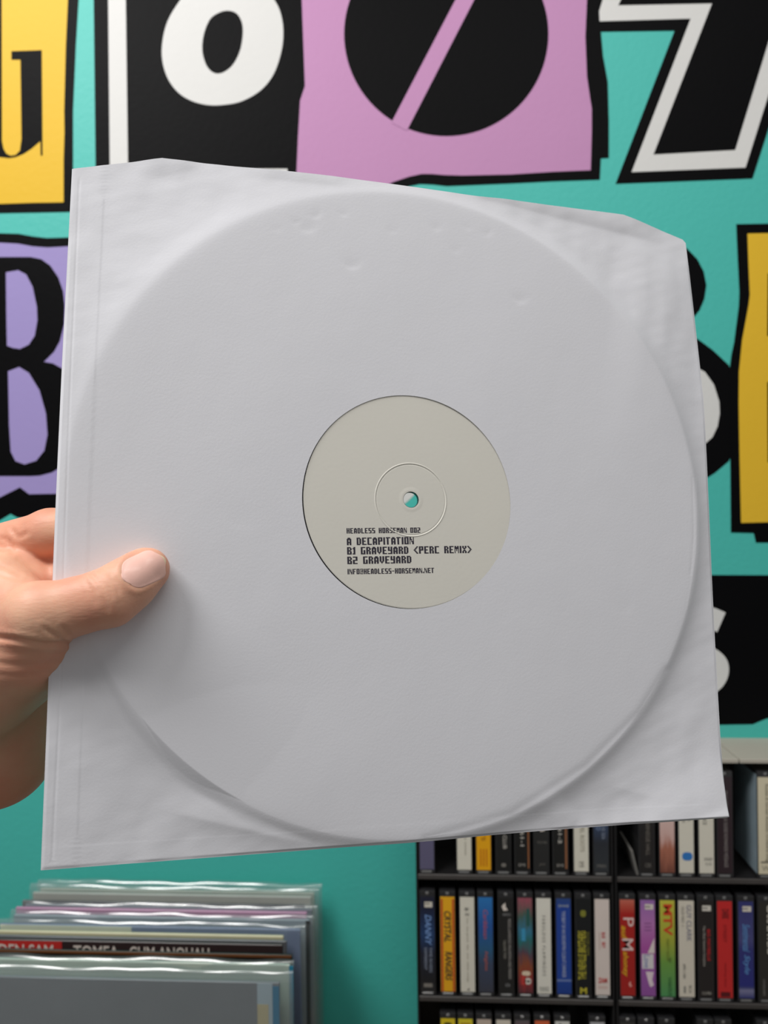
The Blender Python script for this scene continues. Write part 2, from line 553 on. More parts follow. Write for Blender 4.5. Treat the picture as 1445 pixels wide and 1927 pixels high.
# outline of the sleeve: top corners are cut slantwise
def uvb(px, py):
    d = np.array([(px - CX) / FPX, -(py - CY) / FPX, 1.0])
    z = 0.0
    for _ in range(6):
        o = T0 - R3 * z
        q = d * ((R3 @ o) / (R3 @ d)) - o
        z = float(macro(np.array(q @ R1), np.array(q @ R2)))
    return np.array([q @ R1, q @ R2])


OUT = [uvb(135, 316), uvb(305, 297), uvb(480, 316), uvb(640, 334), uvb(900, 370), uvb(1172, 405), uvb(1240, 430), uvb(1286, 449), uvb(1292, 456), uvb(1366, 1538), uvb(76, 1639)]


def sheet(name, hc, hr, zfun, nt_=1000, nr=260):
    C = np.array(DC)
    P = np.array(OUT)
    ths = list(np.linspace(0, 2 * math.pi, nt_, endpoint=False))
    for p in P:
        ths.append(math.atan2(p[1] - C[1], p[0] - C[0]) % (2 * math.pi))
    ths = np.unique(np.round(np.array(ths), 7))
    D = np.stack([np.cos(ths), np.sin(ths)], 1)
    tmin = np.full(len(ths), 1e9)
    for i in range(len(P)):
        a, b = P[i] - C, P[(i + 1) % len(P)] - C
        e = b - a
        det = D[:, 0] * (-e[1]) + e[0] * D[:, 1]
        tt = (a[0] * (-e[1]) + e[0] * a[1]) / det
        ss = (D[:, 0] * a[1] - D[:, 1] * a[0]) / det
        ok = (tt > 0) & (ss >= -1e-5) & (ss <= 1 + 1e-5)
        tmin = np.where(ok, np.minimum(tmin, tt), tmin)
    oc = C - np.array(hc)
    bq = D @ oc
    rin = -bq + np.sqrt(bq * bq - (oc @ oc - hr * hr))
    ra_, rb_ = DR - 0.0022, np.minimum(DR + 0.0022, tmin - 0.0003)
    n1_, n2_ = int(nr * 0.48), max(8, int(nr * 0.07))
    k1 = np.linspace(0, 1, n1_, endpoint=False)[:, None]
    k2 = np.linspace(0, 1, n2_, endpoint=False)[:, None]
    k3 = np.linspace(0, 1, nr - n1_ - n2_)[:, None]
    rr = np.concatenate([rin[None] + (ra_ - rin[None]) * k1, ra_ + (rb_[None] - ra_) * k2, rb_[None] + (tmin[None] - rb_[None]) * k3])
    U = C[0] + rr * D[None, :, 0]
    V = C[1] + rr * D[None, :, 1]
    Z = zfun(U, V)
    n = len(ths)
    verts = np.stack([U.ravel(), V.ravel(), Z.ravel()], 1)
    i = np.arange(nr - 1)[:, None] * n
    j = np.arange(n)[None, :]
    j2 = (j + 1) % n
    q = np.stack([(i + j), (i + n + j), (i + n + j2), (i + j2)], -1).reshape(-1, 4)
    me = bpy.data.meshes.new(name)
    me.from_pydata(verts, [], q.tolist())
    me.update()
    return me


M_PAPER = mat('white_paper', (226, 227, 233), 0.75, 0.25, 0.012, 60, bump=0.20, bscale=900, bdist=0.0002)
sleeve = empty('record_sleeve')
sleeve.matrix_world = SLEEVE_M
tag(sleeve, 'plain white paper inner record sleeve with a round centre hole held up by the hand', 'record sleeve')
HOLE = uv(769.0, 942.3)
fs = link('front_sheet', sheet('front_sheet', HOLE, 0.0503, front_disp), M_PAPER, sleeve, True)


def back_disp(u, v):
    r = np.hypot(u - DC[0], v - DC[1])
    z = -0.0019 + 0.0002 * sstep(DR, DR + 0.008, r) - 0.00008 * wav(u, v, 0.07, 40, 50)
    k_ = sstep(0, 0.004, edge_dist(u, v))
    z = z * k_ - 0.0013 * (1 - k_)
    return z + macro(u, v)


bs = link('back_sheet', sheet('back_sheet', HOLE, 0.0503, back_disp, 300, 80), M_PAPER, sleeve, True)

# ------------------------------------------------------------------ vinyl record in the sleeve
rec = empty('vinyl_record')
rec.matrix_world = SLEEVE_M @ Matrix.Translation((DC[0], DC[1], 0))
tag(rec, 'black vinyl record with a pale grey stamped label showing through the white sleeve', 'record')


def lathe(name, prof, n=180):
    v, f = [], []
    for (r, z) in prof:
        for k in range(n):
            a = 2 * math.pi * k / n
            v.append((r * math.cos(a), r * math.sin(a), z))
    m = len(prof)
    for i in range(m):
        for k in range(n):
            i2 = (i + 1) % m
            k2 = (k + 1) % n
            f.append((i * n + k, i * n + k2, i2 * n + k2, i2 * n + k))
    me = mesh(name, v, f)
    bm = bmesh.new()
    bm.from_mesh(me)
    bmesh.ops.recalc_face_normals(bm, faces=bm.faces)
    bm.to_mesh(me)
    bm.free()
    return me


M_VINYL = mat('black_vinyl', (12, 12, 14), 0.25, 0.5, 0.02, 30)
link('disc', lathe('disc', [(0.0036, 0.0010), (0.0520, 0.0010), (0.1500, 0.0010), (0.1508, 0.0005), (0.1508, -0.0005), (0.1500, -0.0010), (0.0036, -0.0010)]), M_VINYL, rec)
M_LABEL = mat('stone_grey_label_paper', (224, 222, 213), 0.62, 0.3, 0.02, 40, bump=0.15, bscale=600, bdist=0.0002)
LZ = 0.00120
prof = [(0.0038, 0.0010), (0.0038, 0.00128), (0.0046, 0.00130), (0.0060, 0.00122), (0.0163, 0.00120), (0.01650, 0.00112), (0.0167, 0.00108), (0.0169, 0.00118), (0.0171, 0.00134), (0.0173, 0.00134), (0.0176, 0.00120), (0.0300, 0.00120), (0.0501, 0.00120), (0.0505, 0.00112), (0.0505, 0.0010)]
lab = link('label', lathe('label', prof, 240), M_LABEL, rec, False)
lab['label'] = 'pale grey paper label with a pressed ring'
link('label', lathe('rear_label', [(0.0038, -0.0010), (0.0500, -0.0010), (0.0500, -0.0012), (0.0038, -0.0012)], 120), M_LABEL, rec)

GL = {
    'A': ['.###.', '#####', '##.##', '##.##', '#####', '##.##', '##.##'],
    'B': ['####.', '##.##', '##.##', '####.', '##.##', '##.##', '#####'],
    'C': ['#####', '##...', '##...', '##...', '##...', '##...', '#####'],
    'D': ['####.', '##.##', '##.##', '##.##', '##.##', '##.##', '####.'],
    'E': ['#####', '##...', '##...', '####.', '##...', '##...', '#####'],
    'F': ['#####', '##...', '##...', '####.', '##...', '##...', '##...'],
    'G': ['#####', '##...', '##...', '##.##', '##.##', '##.##', '#####'],
    'H': ['##.##', '##.##', '##.##', '#####', '##.##', '##.##', '##.##'],
    'I': ['##', '##', '##', '##', '##', '##', '##'],
    'L': ['##...', '##...', '##...', '##...', '##...', '##...', '#####'],
    'M': ['##.##', '#####', '#####', '#.#.#', '#.#.#', '#...#', '#...#'],
    'N': ['##..#', '##..#', '###.#', '#.#.#', '#.###', '#..##', '#..##'],
    'O': ['#####', '##.##', '##.##', '##.##', '##.##', '##.##', '#####'],
    'P': ['#####', '##.##', '##.##', '#####', '##...', '##...', '##...'],
    'R': ['####.', '##.##', '##.##', '####.', '##.##', '##.##', '##.##'],
    'S': ['#####', '##...', '##...', '#####', '...##', '...##', '#####'],
    'T': ['#####', '.##..', '.##..', '.##..', '.##..', '.##..', '.##..'],
    'V': ['##.##', '##.##', '##.##', '##.##', '##.##', '.###.', '..#..'],
    'X': ['##.##', '##.##', '.###.', '..#..', '.###.', '##.##', '##.##'],
    'Y': ['##.##', '##.##', '##.##', '#####', '...##', '...##', '#####'],
    '0': ['#####', '##.##', '##.##', '##.##', '##.##', '##.##', '#####'],
    '1': ['.##', '###', '.##', '.##', '.##', '.##', '###'],
    '2': ['#####', '...##', '...##', '#####', '##...', '##...', '#####'],
    '<': ['...##', '..##.', '.##..', '##...', '.##..', '..##.', '...##'],
    '>': ['##...', '.##..', '..##.', '...##', '..##.', '.##..', '##...'],
    '@': ['#####', '#...#', '#.###', '#.#.#', '#.###', '#....', '#####'],
    '-': ['....', '....', '....', '####', '....', '....', '....'],
    '.': ['..', '..', '..', '..', '..', '##', '##'],
    ' ': ['....'] * 7,
}
M_INK = bpy.data.materials.new('worn_stamp_ink')
M_INK.use_nodes = True
nt = M_INK.node_tree
b = nt.nodes['Principled BSDF']
b.inputs['Roughness'].default_value = 0.6
tc = nt.nodes.new('ShaderNodeTexCoord')
n1 = nt.nodes.new('ShaderNodeTexNoise')
n1.inputs['Scale'].default_value = 900
n1.inputs['Detail'].default_value = 2
n2 = nt.nodes.new('ShaderNodeTexNoise')
n2.inputs['Scale'].default_value = 70
nt.links.new(tc.outputs['Object'], n1.inputs['Vector'])
nt.links.new(tc.outputs['Object'], n2.inputs['Vector'])
ad = nt.nodes.new('ShaderNodeMath')
ad.operation = 'MULTIPLY_ADD'
nt.links.new(n2.outputs['Fac'], ad.inputs[0])
ad.inputs[1].default_value = 1.1
nt.links.new(n1.outputs['Fac'], ad.inputs[2])
cr = nt.nodes.new('ShaderNodeValToRGB')
cr.color_ramp.elements[0].position = 1.10
cr.color_ramp.elements[0].color = lin((44, 40, 54))
cr.color_ramp.elements[1].position = 1.40
cr.color_ramp.elements[1].color = lin((176, 173, 172))
nt.links.new(ad.outputs[0], cr.inputs[0])
nt.links.new(cr.outputs[0], b.inputs['Base Color'])


def stamp(body, p0, p1, hpx):
    a = uv(*p0) - DC
    c = uv(*p1) - DC
    L = np.linalg.norm(c - a)
    ex = (c - a) / L
    ey = np.array([-ex[1], ex[0]])
    hh = np.linalg.norm(uv(p0[0], p0[1] - hpx) - uv(*p0))
    total = sum(len(GL[ch][0]) + 1 for ch in body) - 1
    sx, sy = L / total, hh / 7
    v, f = [], []
    x = 0
    for ch in body:
        g = GL[ch]
        wdt = len(g[0])
        for row in range(7):
            c0 = 0
            while c0 < wdt:
                if g[row][c0] == '#':
                    c1 = c0
                    while c1 < wdt and g[row][c1] == '#':
                        c1 += 1
                    s0, s1 = x + c0, x + c1
                    for (X, Y) in ((s0, 6 - row), (s1, 6 - row), (s1, 7 - row), (s0, 7 - row)):
                        p = a + ex * X * sx + ey * Y * sy
                        v.append((p[0], p[1], LZ + 0.00004))
                    f.append(tuple(range(len(v) - 4, len(v))))
                    c0 = c1
                else:
                    c0 += 1
        x += wdt + 1
    link('stamped_line', mesh('stamped_line', v, f), M_INK, lab)


stamp('HEADLESS HORSEMAN 002', (651.2, 1004.5), (789.5, 1003), 10)
stamp('A DECAPITATION', (651.7, 1026.5), (777.5, 1024.5), 14)
stamp('B1 GRAVEYARD <PERC REMIX>', (652.2, 1044), (886, 1041), 14)
stamp('B2 GRAVEYARD', (652.6, 1062), (772.8, 1060), 14)
stamp('INFO@HEADLESS-HORSEMAN.NET', (653, 1081), (815.5, 1078.5), 10)


# ------------------------------------------------------------------ the hand
def cp(px, py, d):
    return np.array([(px - CX) / FPX * d, -(py - CY) / FPX * d, d])


HB0 = np.array([-0.43, -0.285, 0.285])
HB1 = np.array([-0.060, 0.020, 0.480])
HH = 0.00105
ND = np.ceil((HB1 - HB0) / HH).astype(int)
F = np.full(ND, 0.05, np.float32)
AX = [(HB0[i] + HH * np.arange(ND[i])).astype(np.float32) for i in range(3)]


def limb(pts, k=0.004, flat=None):
    """tapered limb through (px, py, depth, radius); joined softly to what is there"""
    global F
    for (q0, q1) in zip(pts[:-1], pts[1:]):
        a, b = cp(*q0[:3]), cp(*q1[:3])
        ra, rb = q0[3], q1[3]
        pad = max(ra, rb) + 0.016
        lo = np.minimum(a, b) - pad
        hi = np.maximum(a, b) + pad
        i0 = np.clip(((lo - HB0) / HH).astype(int), 0, ND)
        i1 = np.clip(((hi - HB0) / HH).astype(int) + 1, 0, ND)
        if (i1 <= i0).any():
            continue
        X = AX[0][i0[0]:i1[0]][:, None, None]
        Y = AX[1][i0[1]:i1[1]][None, :, None]
        Z = AX[2][i0[2]:i1[2]][None, None, :]
        ba = b - a
        L2 = ba @ ba
        t = np.clip(((X - a[0]) * ba[0] + (Y - a[1]) * ba[1] + (Z - a[2]) * ba[2]) / L2, 0, 1)
        dx, dy, dz = X - a[0] - t * ba[0], Y - a[1] - t * ba[1], Z - a[2] - t * ba[2]
        if flat is not None:
            nrm, s = flat
            c = dx * nrm[0] + dy * nrm[1] + dz * nrm[2]
            g = (1 / s - 1)
            dx, dy, dz = dx + c * g * nrm[0], dy + c * g * nrm[1], dz + c * g * nrm[2]
        d = np.sqrt(dx * dx + dy * dy + dz * dz) - (ra + (rb - ra) * t)
        sub = F[i0[0]:i1[0], i0[1]:i1[1], i0[2]:i1[2]]
        hblend = np.clip(0.5 + 0.5 * (sub - d) / k, 0, 1)
        F[i0[0]:i1[0], i0[1]:i1[1], i0[2]:i1[2]] = sub * (1 - hblend) + d * hblend - k * hblend * (1 - hblend)


def B(px, py, r, extra=0.0020):
    """a finger segment lying against the back of the sleeve"""
    return (px, py, sdepth(px, py) + r * 0.95 + extra, r)


# forearm, wrist, palm
limb([(-620, 1830, 0.445, 0.036), (-330, 1610, 0.405, 0.031), (-170, 1470, 0.383, 0.028)], 0.01)
limb([(-170, 1470, 0.383, 0.028), (-70, 1330, 0.378, 0.024), (-40, 1200, 0.378, 0.020), (-15, 1075, 0.376, 0.0145)], 0.012)
limb([(-170, 1480, 0.385, 0.026), (-18, 1413, 0.381, 0.0245)], 0.01)
limb([(-18, 1413, 0.381, 0.0245), (-10, 1300, 0.388, 0.019), (0, 1200, 0.388, 0.016), (0, 1120, 0.384, 0.0145)], 0.008)
limb([(30, 1300, 0.376, 0.018), (-2, 1408, 0.379, 0.0245)], 0.008)
# fingers behind the sleeve
limb([(-8, 1041, 0.372, 0.0130), (95, 1003, 0.3585, 0.0104), B(190, 990, 0.0094), B(262, 1003, 0.0088), B(325, 1028, 0.0082)], 0.004)
limb([(5, 1118, 0.380, 0.0130), (105, 1093, 0.3620, 0.0106), B(205, 1075, 0.0098), B(290, 1085, 0.0091), B(360, 1105, 0.0084)], 0.003)
limb([(0, 1200, 0.384, 0.0125), (100, 1178, 0.3610, 0.0102), B(200, 1165, 0.0094), B(280, 1172, 0.0088), B(345, 1188, 0.0081)], 0.003)
limb([(-5, 1290, 0.386, 0.0120), (75, 1272, 0.3600, 0.0092), B(160, 1250, 0.0082), B(220, 1252, 0.0077), B(275, 1262, 0.0072)], 0.003)
# pads of the palm and the web of the thumb
limb([(0, 1052, 0.366, 0.0105), (45, 1074, 0.359, 0.0122), (72, 1112, 0.355, 0.0122)], 0.0015)
limb([(-70, 1095, 0.362, 0.016), (-35, 1084, 0.356, 0.013), (2, 1096, 0.348, 0.0125), (36, 1136, 0.338, 0.0125)], 0.0022)
# thenar and thumb
limb([(-130, 1400, 0.368, 0.024), (-20, 1278, 0.350, 0.0215), (52, 1228, 0.337, 0.0172)], 0.008)
limb([(-60, 1180, 0.362, 0.019), (20, 1180, 0.343, 0.0175), (70, 1163, 0.3285, 0.0135)], 0.006)
limb([(52, 1228, 0.337, 0.0170), (78, 1160, 0.3255, 0.0132)], 0.004)
_TN = np.array([-0.10, -0.16, 1.0])
_TN /= np.linalg.norm(_TN)
limb([(78, 1158, 0.3255, 0.0134), (150, 1139, 0.3255, 0.0112), (206, 1124, 0.3262, 0.0117), (243, 1098, 0.3300, 0.0107), (277, 1072, 0.3345, 0.0094)], 0.004, (_TN, 0.86))


def surface(Fv, org, hs):
    ins = Fv < 0
    nx, ny, nz = Fv.shape
    cnt = np.zeros((nx - 1, ny - 1, nz - 1), np.int8)
    offs = [(i, j, k) for i in (0, 1) for j in (0, 1) for k in (0, 1)]
    for (i, j, k) in offs:
        cnt += ins[i:nx - 1 + i, j:ny - 1 + j, k:nz - 1 + k]
    act = (cnt > 0) & (cnt < 8)
    C = np.argwhere(act)
    idm = np.full(act.shape, -1, np.int32)
    idm[act] = np.arange(len(C))
    val = {o: Fv[C[:, 0] + o[0], C[:, 1] + o[1], C[:, 2] + o[2]].astype(float) for o in offs}
    acc = np.zeros((len(C), 3))
    num = np.zeros(len(C))
    for o in offs:
        for ax in range(3):
            if o[ax] == 0:
                p = list(o)
                p[ax] = 1
                v0, v1 = val[o], val[tuple(p)]
                m = (v0 < 0) != (v1 < 0)
                t = np.where(m, v0 / np.where(m, v0 - v1, 1), 0)
                pos = np.zeros((len(C), 3))
                pos[:] = o
                pos[:, ax] = t
                acc += pos * m[:, None]
                num += m
    V = (C + acc / num[:, None]) * hs + org
    Q = []
    for ax in range(3):
        sl0 = [slice(1, -1)] * 3
        sl1 = [slice(1, -1)] * 3
        sl0[ax] = slice(0, Fv.shape[ax] - 1)
        sl1[ax] = slice(1, Fv.shape[ax])
        a, b = ins[tuple(sl0)], ins[tuple(sl1)]
        E_ = np.argwhere(a != b)
        e = E_ + np.array([0 if k == ax else 1 for k in range(3)])
        u1, u2 = (ax + 1) % 3, (ax + 2) % 3
        d1 = np.zeros(3, int)
        d1[u1] = 1
        d2 = np.zeros(3, int)
        d2[u2] = 1
        g = lambda q: idm[q[:, 0], q[:, 1], q[:, 2]]
        q = np.stack([g(e - d1 - d2), g(e - d2), g(e), g(e - d1)], 1)
        fl_ = b[tuple(E_.T)]
        q[fl_] = q[fl_][:, ::-1]
        Q.append(q)
    return V, np.concatenate(Q)


HV, HQ = surface(F, HB0, HH)
del F
# soften the grid steps
E2 = np.concatenate([HQ[:, [0, 1]], HQ[:, [1, 2]], HQ[:, [2, 3]], HQ[:, [3, 0]]])
deg = np.bincount(E2[:, 0], minlength=len(HV)) + np.bincount(E2[:, 1], minlength=len(HV))


def relax(V, it, lam):
    for _ in range(it):
        s = np.zeros_like(V)
        for c in range(3):
            s[:, c] = np.bincount(E2[:, 0], V[E2[:, 1], c], len(V)) + np.bincount(E2[:, 1], V[E2[:, 0], c], len(V))
        V = V + lam * (s / deg[:, None] - V)
    return V


HV = relax(HV, 3, 0.5)


def vnormals(V, Q):
    n = np.cross(V[Q[:, 2]] - V[Q[:, 0]], V[Q[:, 3]] - V[Q[:, 1]])
    s = np.zeros_like(V)
    for k in range(4):
        for c in range(3):
            s[:, c] += np.bincount(Q[:, k], n[:, c], len(V))
    return s / (np.linalg.norm(s, axis=1)[:, None] + 1e-12)


HN = vnormals(HV, HQ)
if np.mean(np.einsum('ij,ij->i', HN, HV - HV.mean(0))) < 0:
    HQ = HQ[:, ::-1]
    HN = -HN
# skin folds, cut where they run across the skin that faces the viewer
PXV = CX + FPX * HV[:, 0] / HV[:, 2]
PYV = CY - FPX * HV[:, 1] / HV[:, 2]
near = (HN[:, 2] < 0.15)


def skin_fold(pts, width, depth, zmin=0.0, zmax=0.5):
    global HV
    P = np.array(catmull(pts, 8, closed=False))
    sel = np.where(near & (HV[:, 2] > zmin) & (HV[:, 2] < zmax) & (PXV > P[:, 0].min() - 30) & (PXV < P[:, 0].max() + 30) & (PYV > P[:, 1].min() - 30) & (PYV < P[:, 1].max() + 30))[0]
    if len(sel) == 0:
        return
    q = np.stack([PXV[sel], PYV[sel]], 1)
    best = np.full(len(sel), 1e9)
    tb = np.zeros(len(sel))
    for i in range(len(P) - 1):
        a, b = P[i], P[i + 1]
        d = b - a
        t = np.clip(((q - a) @ d) / (d @ d), 0, 1)
        ds = np.linalg.norm(q - a - t[:, None] * d, axis=1)
        m = ds < best
        best[m] = ds[m]
        tb[m] = ((i + t) / (len(P) - 1))[m]
    amp = depth * np.exp(-(best / width) ** 2) * np.clip(np.minimum(tb, 1 - tb) * 6 + 0.25, 0, 1)
    amp -= 0.35 * depth * np.exp(-((best - 2.2 * width) / (1.2 * width)) ** 2)
    HV[sel] -= HN[sel] * amp[:, None]


skin_fold([(-30, 1197), (30, 1203), (80, 1211), (132, 1211)], 4.5, 0.0014, 0, 0.345)
skin_fold([(80, 1180), (108, 1198), (130, 1209)], 3.5, 0.0006, 0, 0.345)
skin_fold([(118, 1178), (130, 1194), (140, 1206)], 3.5, 0.0005, 0, 0.345)
skin_fold([(172, 1080), (186, 1098), (197, 1125), (206, 1150)], 3.5, 0.0005, 0, 0.345)
skin_fold([(186, 1084), (200, 1103), (213, 1128)], 3.0, 0.00035, 0, 0.345)
skin_fold([(205, 1078), (217, 1096), (226, 1118)], 3.0, 0.0003, 0, 0.345)
skin_fold([(160, 1092), (172, 1112), (180, 1140)], 3.0, 0.00025, 0, 0.345)
skin_fold([(-20, 1245), (40, 1252), (112, 1246)], 5, 0.0003, 0, 0.36)
skin_fold([(-20, 1268), (40, 1272), (100, 1262)], 4, 0.00015, 0, 0.36)
skin_fold([(-20, 1225), (50, 1230), (120, 1226)], 4, 0.00015, 0, 0.36)
skin_fold([(0, 1080), (25, 1088), (55, 1092)], 3.5, 0.0004, 0.33, 0.40)
skin_fold([(-15, 1055), (10, 1068), (40, 1084)], 3.5, 0.0003, 0.33, 0.40)
skin_fold([(22, 995), (34, 1010), (52, 1003)], 4, 0.0005, 0.34, 0.42)
skin_fold([(0, 1012), (18, 1020), (24, 1040)], 4, 0.0005, 0.34, 0.42)
# the fold of skin round the thumb nail
_ax = np.array([0.845, -0.535])
_qx = ((PXV - 270) * _ax[0] + (PYV - 1069) * _ax[1]) / 40.0
_qy = (-(PXV - 270) * _ax[1] + (PYV - 1069) * _ax[0]) / 32.0
_q = (np.abs(_qx) ** 3 + np.abs(_qy) ** 3) ** (1 / 3)
_m = near & (HV[:, 2] < 0.345) & (_q < 1.8)
_up = 0.00055 * np.exp(-((_q - 1.16) / 0.11) ** 2) * sstep(0.9, 0.2, _qx) - 0.0003 * sstep(1.05, 0.9, _q)
HV[_m] += HN[_m] * _up[_m][:, None]
HV = relax(HV, 1, 0.25)

M_SKIN = bpy.data.materials.new('skin')
M_SKIN.use_nodes = True
nt = M_SKIN.node_tree
b = nt.nodes['Principled BSDF']
b.inputs['Roughness'].default_value = 0.48
b.inputs['Specular IOR Level'].default_value = 0.4
b.inputs['Subsurface Weight'].default_value = 0.25
b.inputs['Subsurface Radius'].default_value = (1.0, 0.35, 0.2)
b.inputs['Subsurface Scale'].default_value = 0.004
tc = nt.nodes.new('ShaderNodeTexCoord')
n1 = nt.nodes.new('ShaderNodeTexNoise')
n1.inputs['Scale'].default_value = 45
n1.inputs['Detail'].default_value = 5
nt.links.new(tc.outputs['Object'], n1.inputs['Vector'])
cr = nt.nodes.new('ShaderNodeValToRGB')
cr.color_ramp.elements[0].position = 0.32
cr.color_ramp.elements[0].color = lin((226, 160, 134))
cr.color_ramp.elements[1].position = 0.68
cr.color_ramp.elements[1].color = lin((236, 186, 156))
nt.links.new(n1.outputs['Fac'], cr.inputs[0])
at = nt.nodes.new('ShaderNodeAttribute')
at.attribute_name = 'palm'
pmx = nt.nodes.new('ShaderNodeMix')
pmx.data_type = 'RGBA'
nt.links.new(at.outputs['Fac'], pmx.inputs[0])
nt.links.new(cr.outputs[0], pmx.inputs[6])
pmx.inputs[7].default_value = lin((232, 142, 114))
nt.links.new(pmx.outputs[2], b.inputs['Base Color'])
mp = nt.nodes.new('ShaderNodeMapping')
mp.inputs['Rotation'].default_value = (0, 0, 0.5)
mp.inputs['Scale'].default_value = (220, 700, 700)
nt.links.new(tc.outputs['Object'], mp.inputs['Vector'])
n2 = nt.nodes.new('ShaderNodeTexNoise')
n2.inputs['Scale'].default_value = 1.0
n2.inputs['Detail'].default_value = 4
nt.links.new(mp.outputs[0], n2.inputs['Vector'])
bp = nt.nodes.new('ShaderNodeBump')
bp.inputs['Strength'].default_value = 0.35
bp.inputs['Distance'].default_value = 0.0004
nt.links.new(n2.outputs['Fac'], bp.inputs['Height'])
nt.links.new(bp.outputs['Normal'], b.inputs['Normal'])

HL = HV * np.array([1, 1, -1])              # to the camera's own axes, then into the room
hme = bpy.data.meshes.new('hand')
hme.from_pydata(HL, [], HQ[:, ::-1].tolist())
hme.transform(CAMM)
hme.update()
pal = hme.attributes.new('palm', 'FLOAT', 'POINT')
pal.data.foreach_set('value', (0.65 * sstep(0.340, 0.366, HV[:, 2])).astype(np.float32))
hand = link('hand', hme, M_SKIN, None, True)
tag(hand, 'bare left hand gripping the white record sleeve by its edge, thumb in front', 'hand')
HBVH = BVHTree.FromPolygons([v.co[:] for v in hme.vertices], [tuple(p.vertices) for p in hme.polygons])

M_NAIL = mat('thumb_nail', (244, 196, 182), 0.38, 0.4, 0.04, 120, bump=0.12, bscale=500, coat=0.08)
M_NAILTIP = mat('nail_free_edge', (238, 214, 178), 0.35, 0.5, 0.03, 100)


def nail(c_px, c_py, d, axis, length, width, direction):
    """curved nail plate laid on the finger; direction = which way it is looked at (camera frame)"""
    c = cp(c_px, c_py, d)
    dr = np.array(direction, float)
    dr /= np.linalg.norm(dr)
    ax = np.array(axis, float)
    ax -= dr * (ax @ dr)
    ax /= np.linalg.norm(ax)
    ac = np.cross(dr, ax)
    dw = Vector(_r * dr[0] + _u * dr[1] + _f * dr[2])
    NS, NT = 28, 22
    top, bot, fc = [], [], []
    for i in range(NS + 1):
        s = -1 + 2 * i / NS
        half = width / 2 * (1 - abs(s) ** 4.5 * (0.42 if s > 0 else 0.55)) ** 1.0
        if abs(s) > 0.80:
            half *= math.sqrt(max(0.05, 1 - ((abs(s) - 0.80) / 0.21) ** 2)) * 0.35 + 0.65
        for j in range(NT + 1):
            t = -1 + 2 * j / NT
            bend = -0.10 * length * (t * t) * (1 if s > 0 else -0.6) * abs(s)
            p = c + ax * (s * length / 2 + bend) + ac * (t * half)
            o = Vector(c2w(p - dr * 0.03))
            hit, nrm, _, _ = HBVH.ray_cast(o, dw, 0.06)
            if hit is None:
                hit = Vector(c2w(p))
            up = 0.00004 + 0.00034 * (1 - abs(t) ** 3) * (1 - max(0, -s) ** 5)
            top.append(hit - dw * up)
            bot.append(hit + dw * 0.0006)
    n = len(top)
    W_ = NT + 1
    mats = []
    for i in range(NS):
        for j in range(NT):
            a = i * W_ + j
            fc.append((a, a + 1, a + W_ + 1, a + W_))
            mats.append(1 if i >= NS - 1 else 0)
    rim = [j for j in range(W_)] + [i * W_ + NT for i in range(1, NS + 1)] + [NS * W_ + j for j in range(NT - 1, -1, -1)] + [i * W_ for i in range(NS - 1, 0, -1)]
    for k in range(len(rim)):
        a, b_ = rim[k], rim[(k + 1) % len(rim)]
        fc.append((a, b_, b_ + n, a + n))
        mats.append(0)
    me = mesh('nail', [tuple(v) for v in top + bot], fc)
    me.materials.append(M_NAIL)
    me.materials.append(M_NAILTIP)
    for p, mi in zip(me.polygons, mats):
        p.material_index = mi
    bm = bmesh.new()
    bm.from_mesh(me)
    bmesh.ops.recalc_face_normals(bm, faces=bm.faces)
    bm.to_mesh(me)
    bm.free()
    return link('nail', me, None, hand, True)


nail(270, 1069, 0.325, (0.82, 0.52, 0.10), 0.0176, 0.0140, (-0.12, -0.18, 1.0))
for (px, py, r, axx) in ((318, 1024, 0.0082, (1, -0.35, 0.1)), (353, 1102, 0.0084, (1, -0.25, 0.1)), (338, 1185, 0.0081, (1, -0.2, 0.1)), (269, 1260, 0.0072, (1, -0.15, 0.1))):
    nail(px, py, sdepth(px, py) + 2 * r, axx, 0.012, 0.0105, (0, 0, -1.0))

# ------------------------------------------------------------------ cassette racks
FY = 0.830                      # plane of the cassette spines
M_RACK = mat('black_rack_plastic', (30, 29, 30), 0.5, 0.4, 0.15, 40, bump=0.15, bscale=300)
M_LIP = mat('dark_grey_shelf_edge', (70, 66, 64), 0.4, 0.5, 0.2, 50, bump=0.1, bscale=300)
M_TOPB = mat('beige_grey_board', (186, 180, 168), 0.55, 0.35, 0.04, 20, bump=0.1, bscale=200)


def rack_z(py, px=790):
    return on_y(px, py, FY)[2]


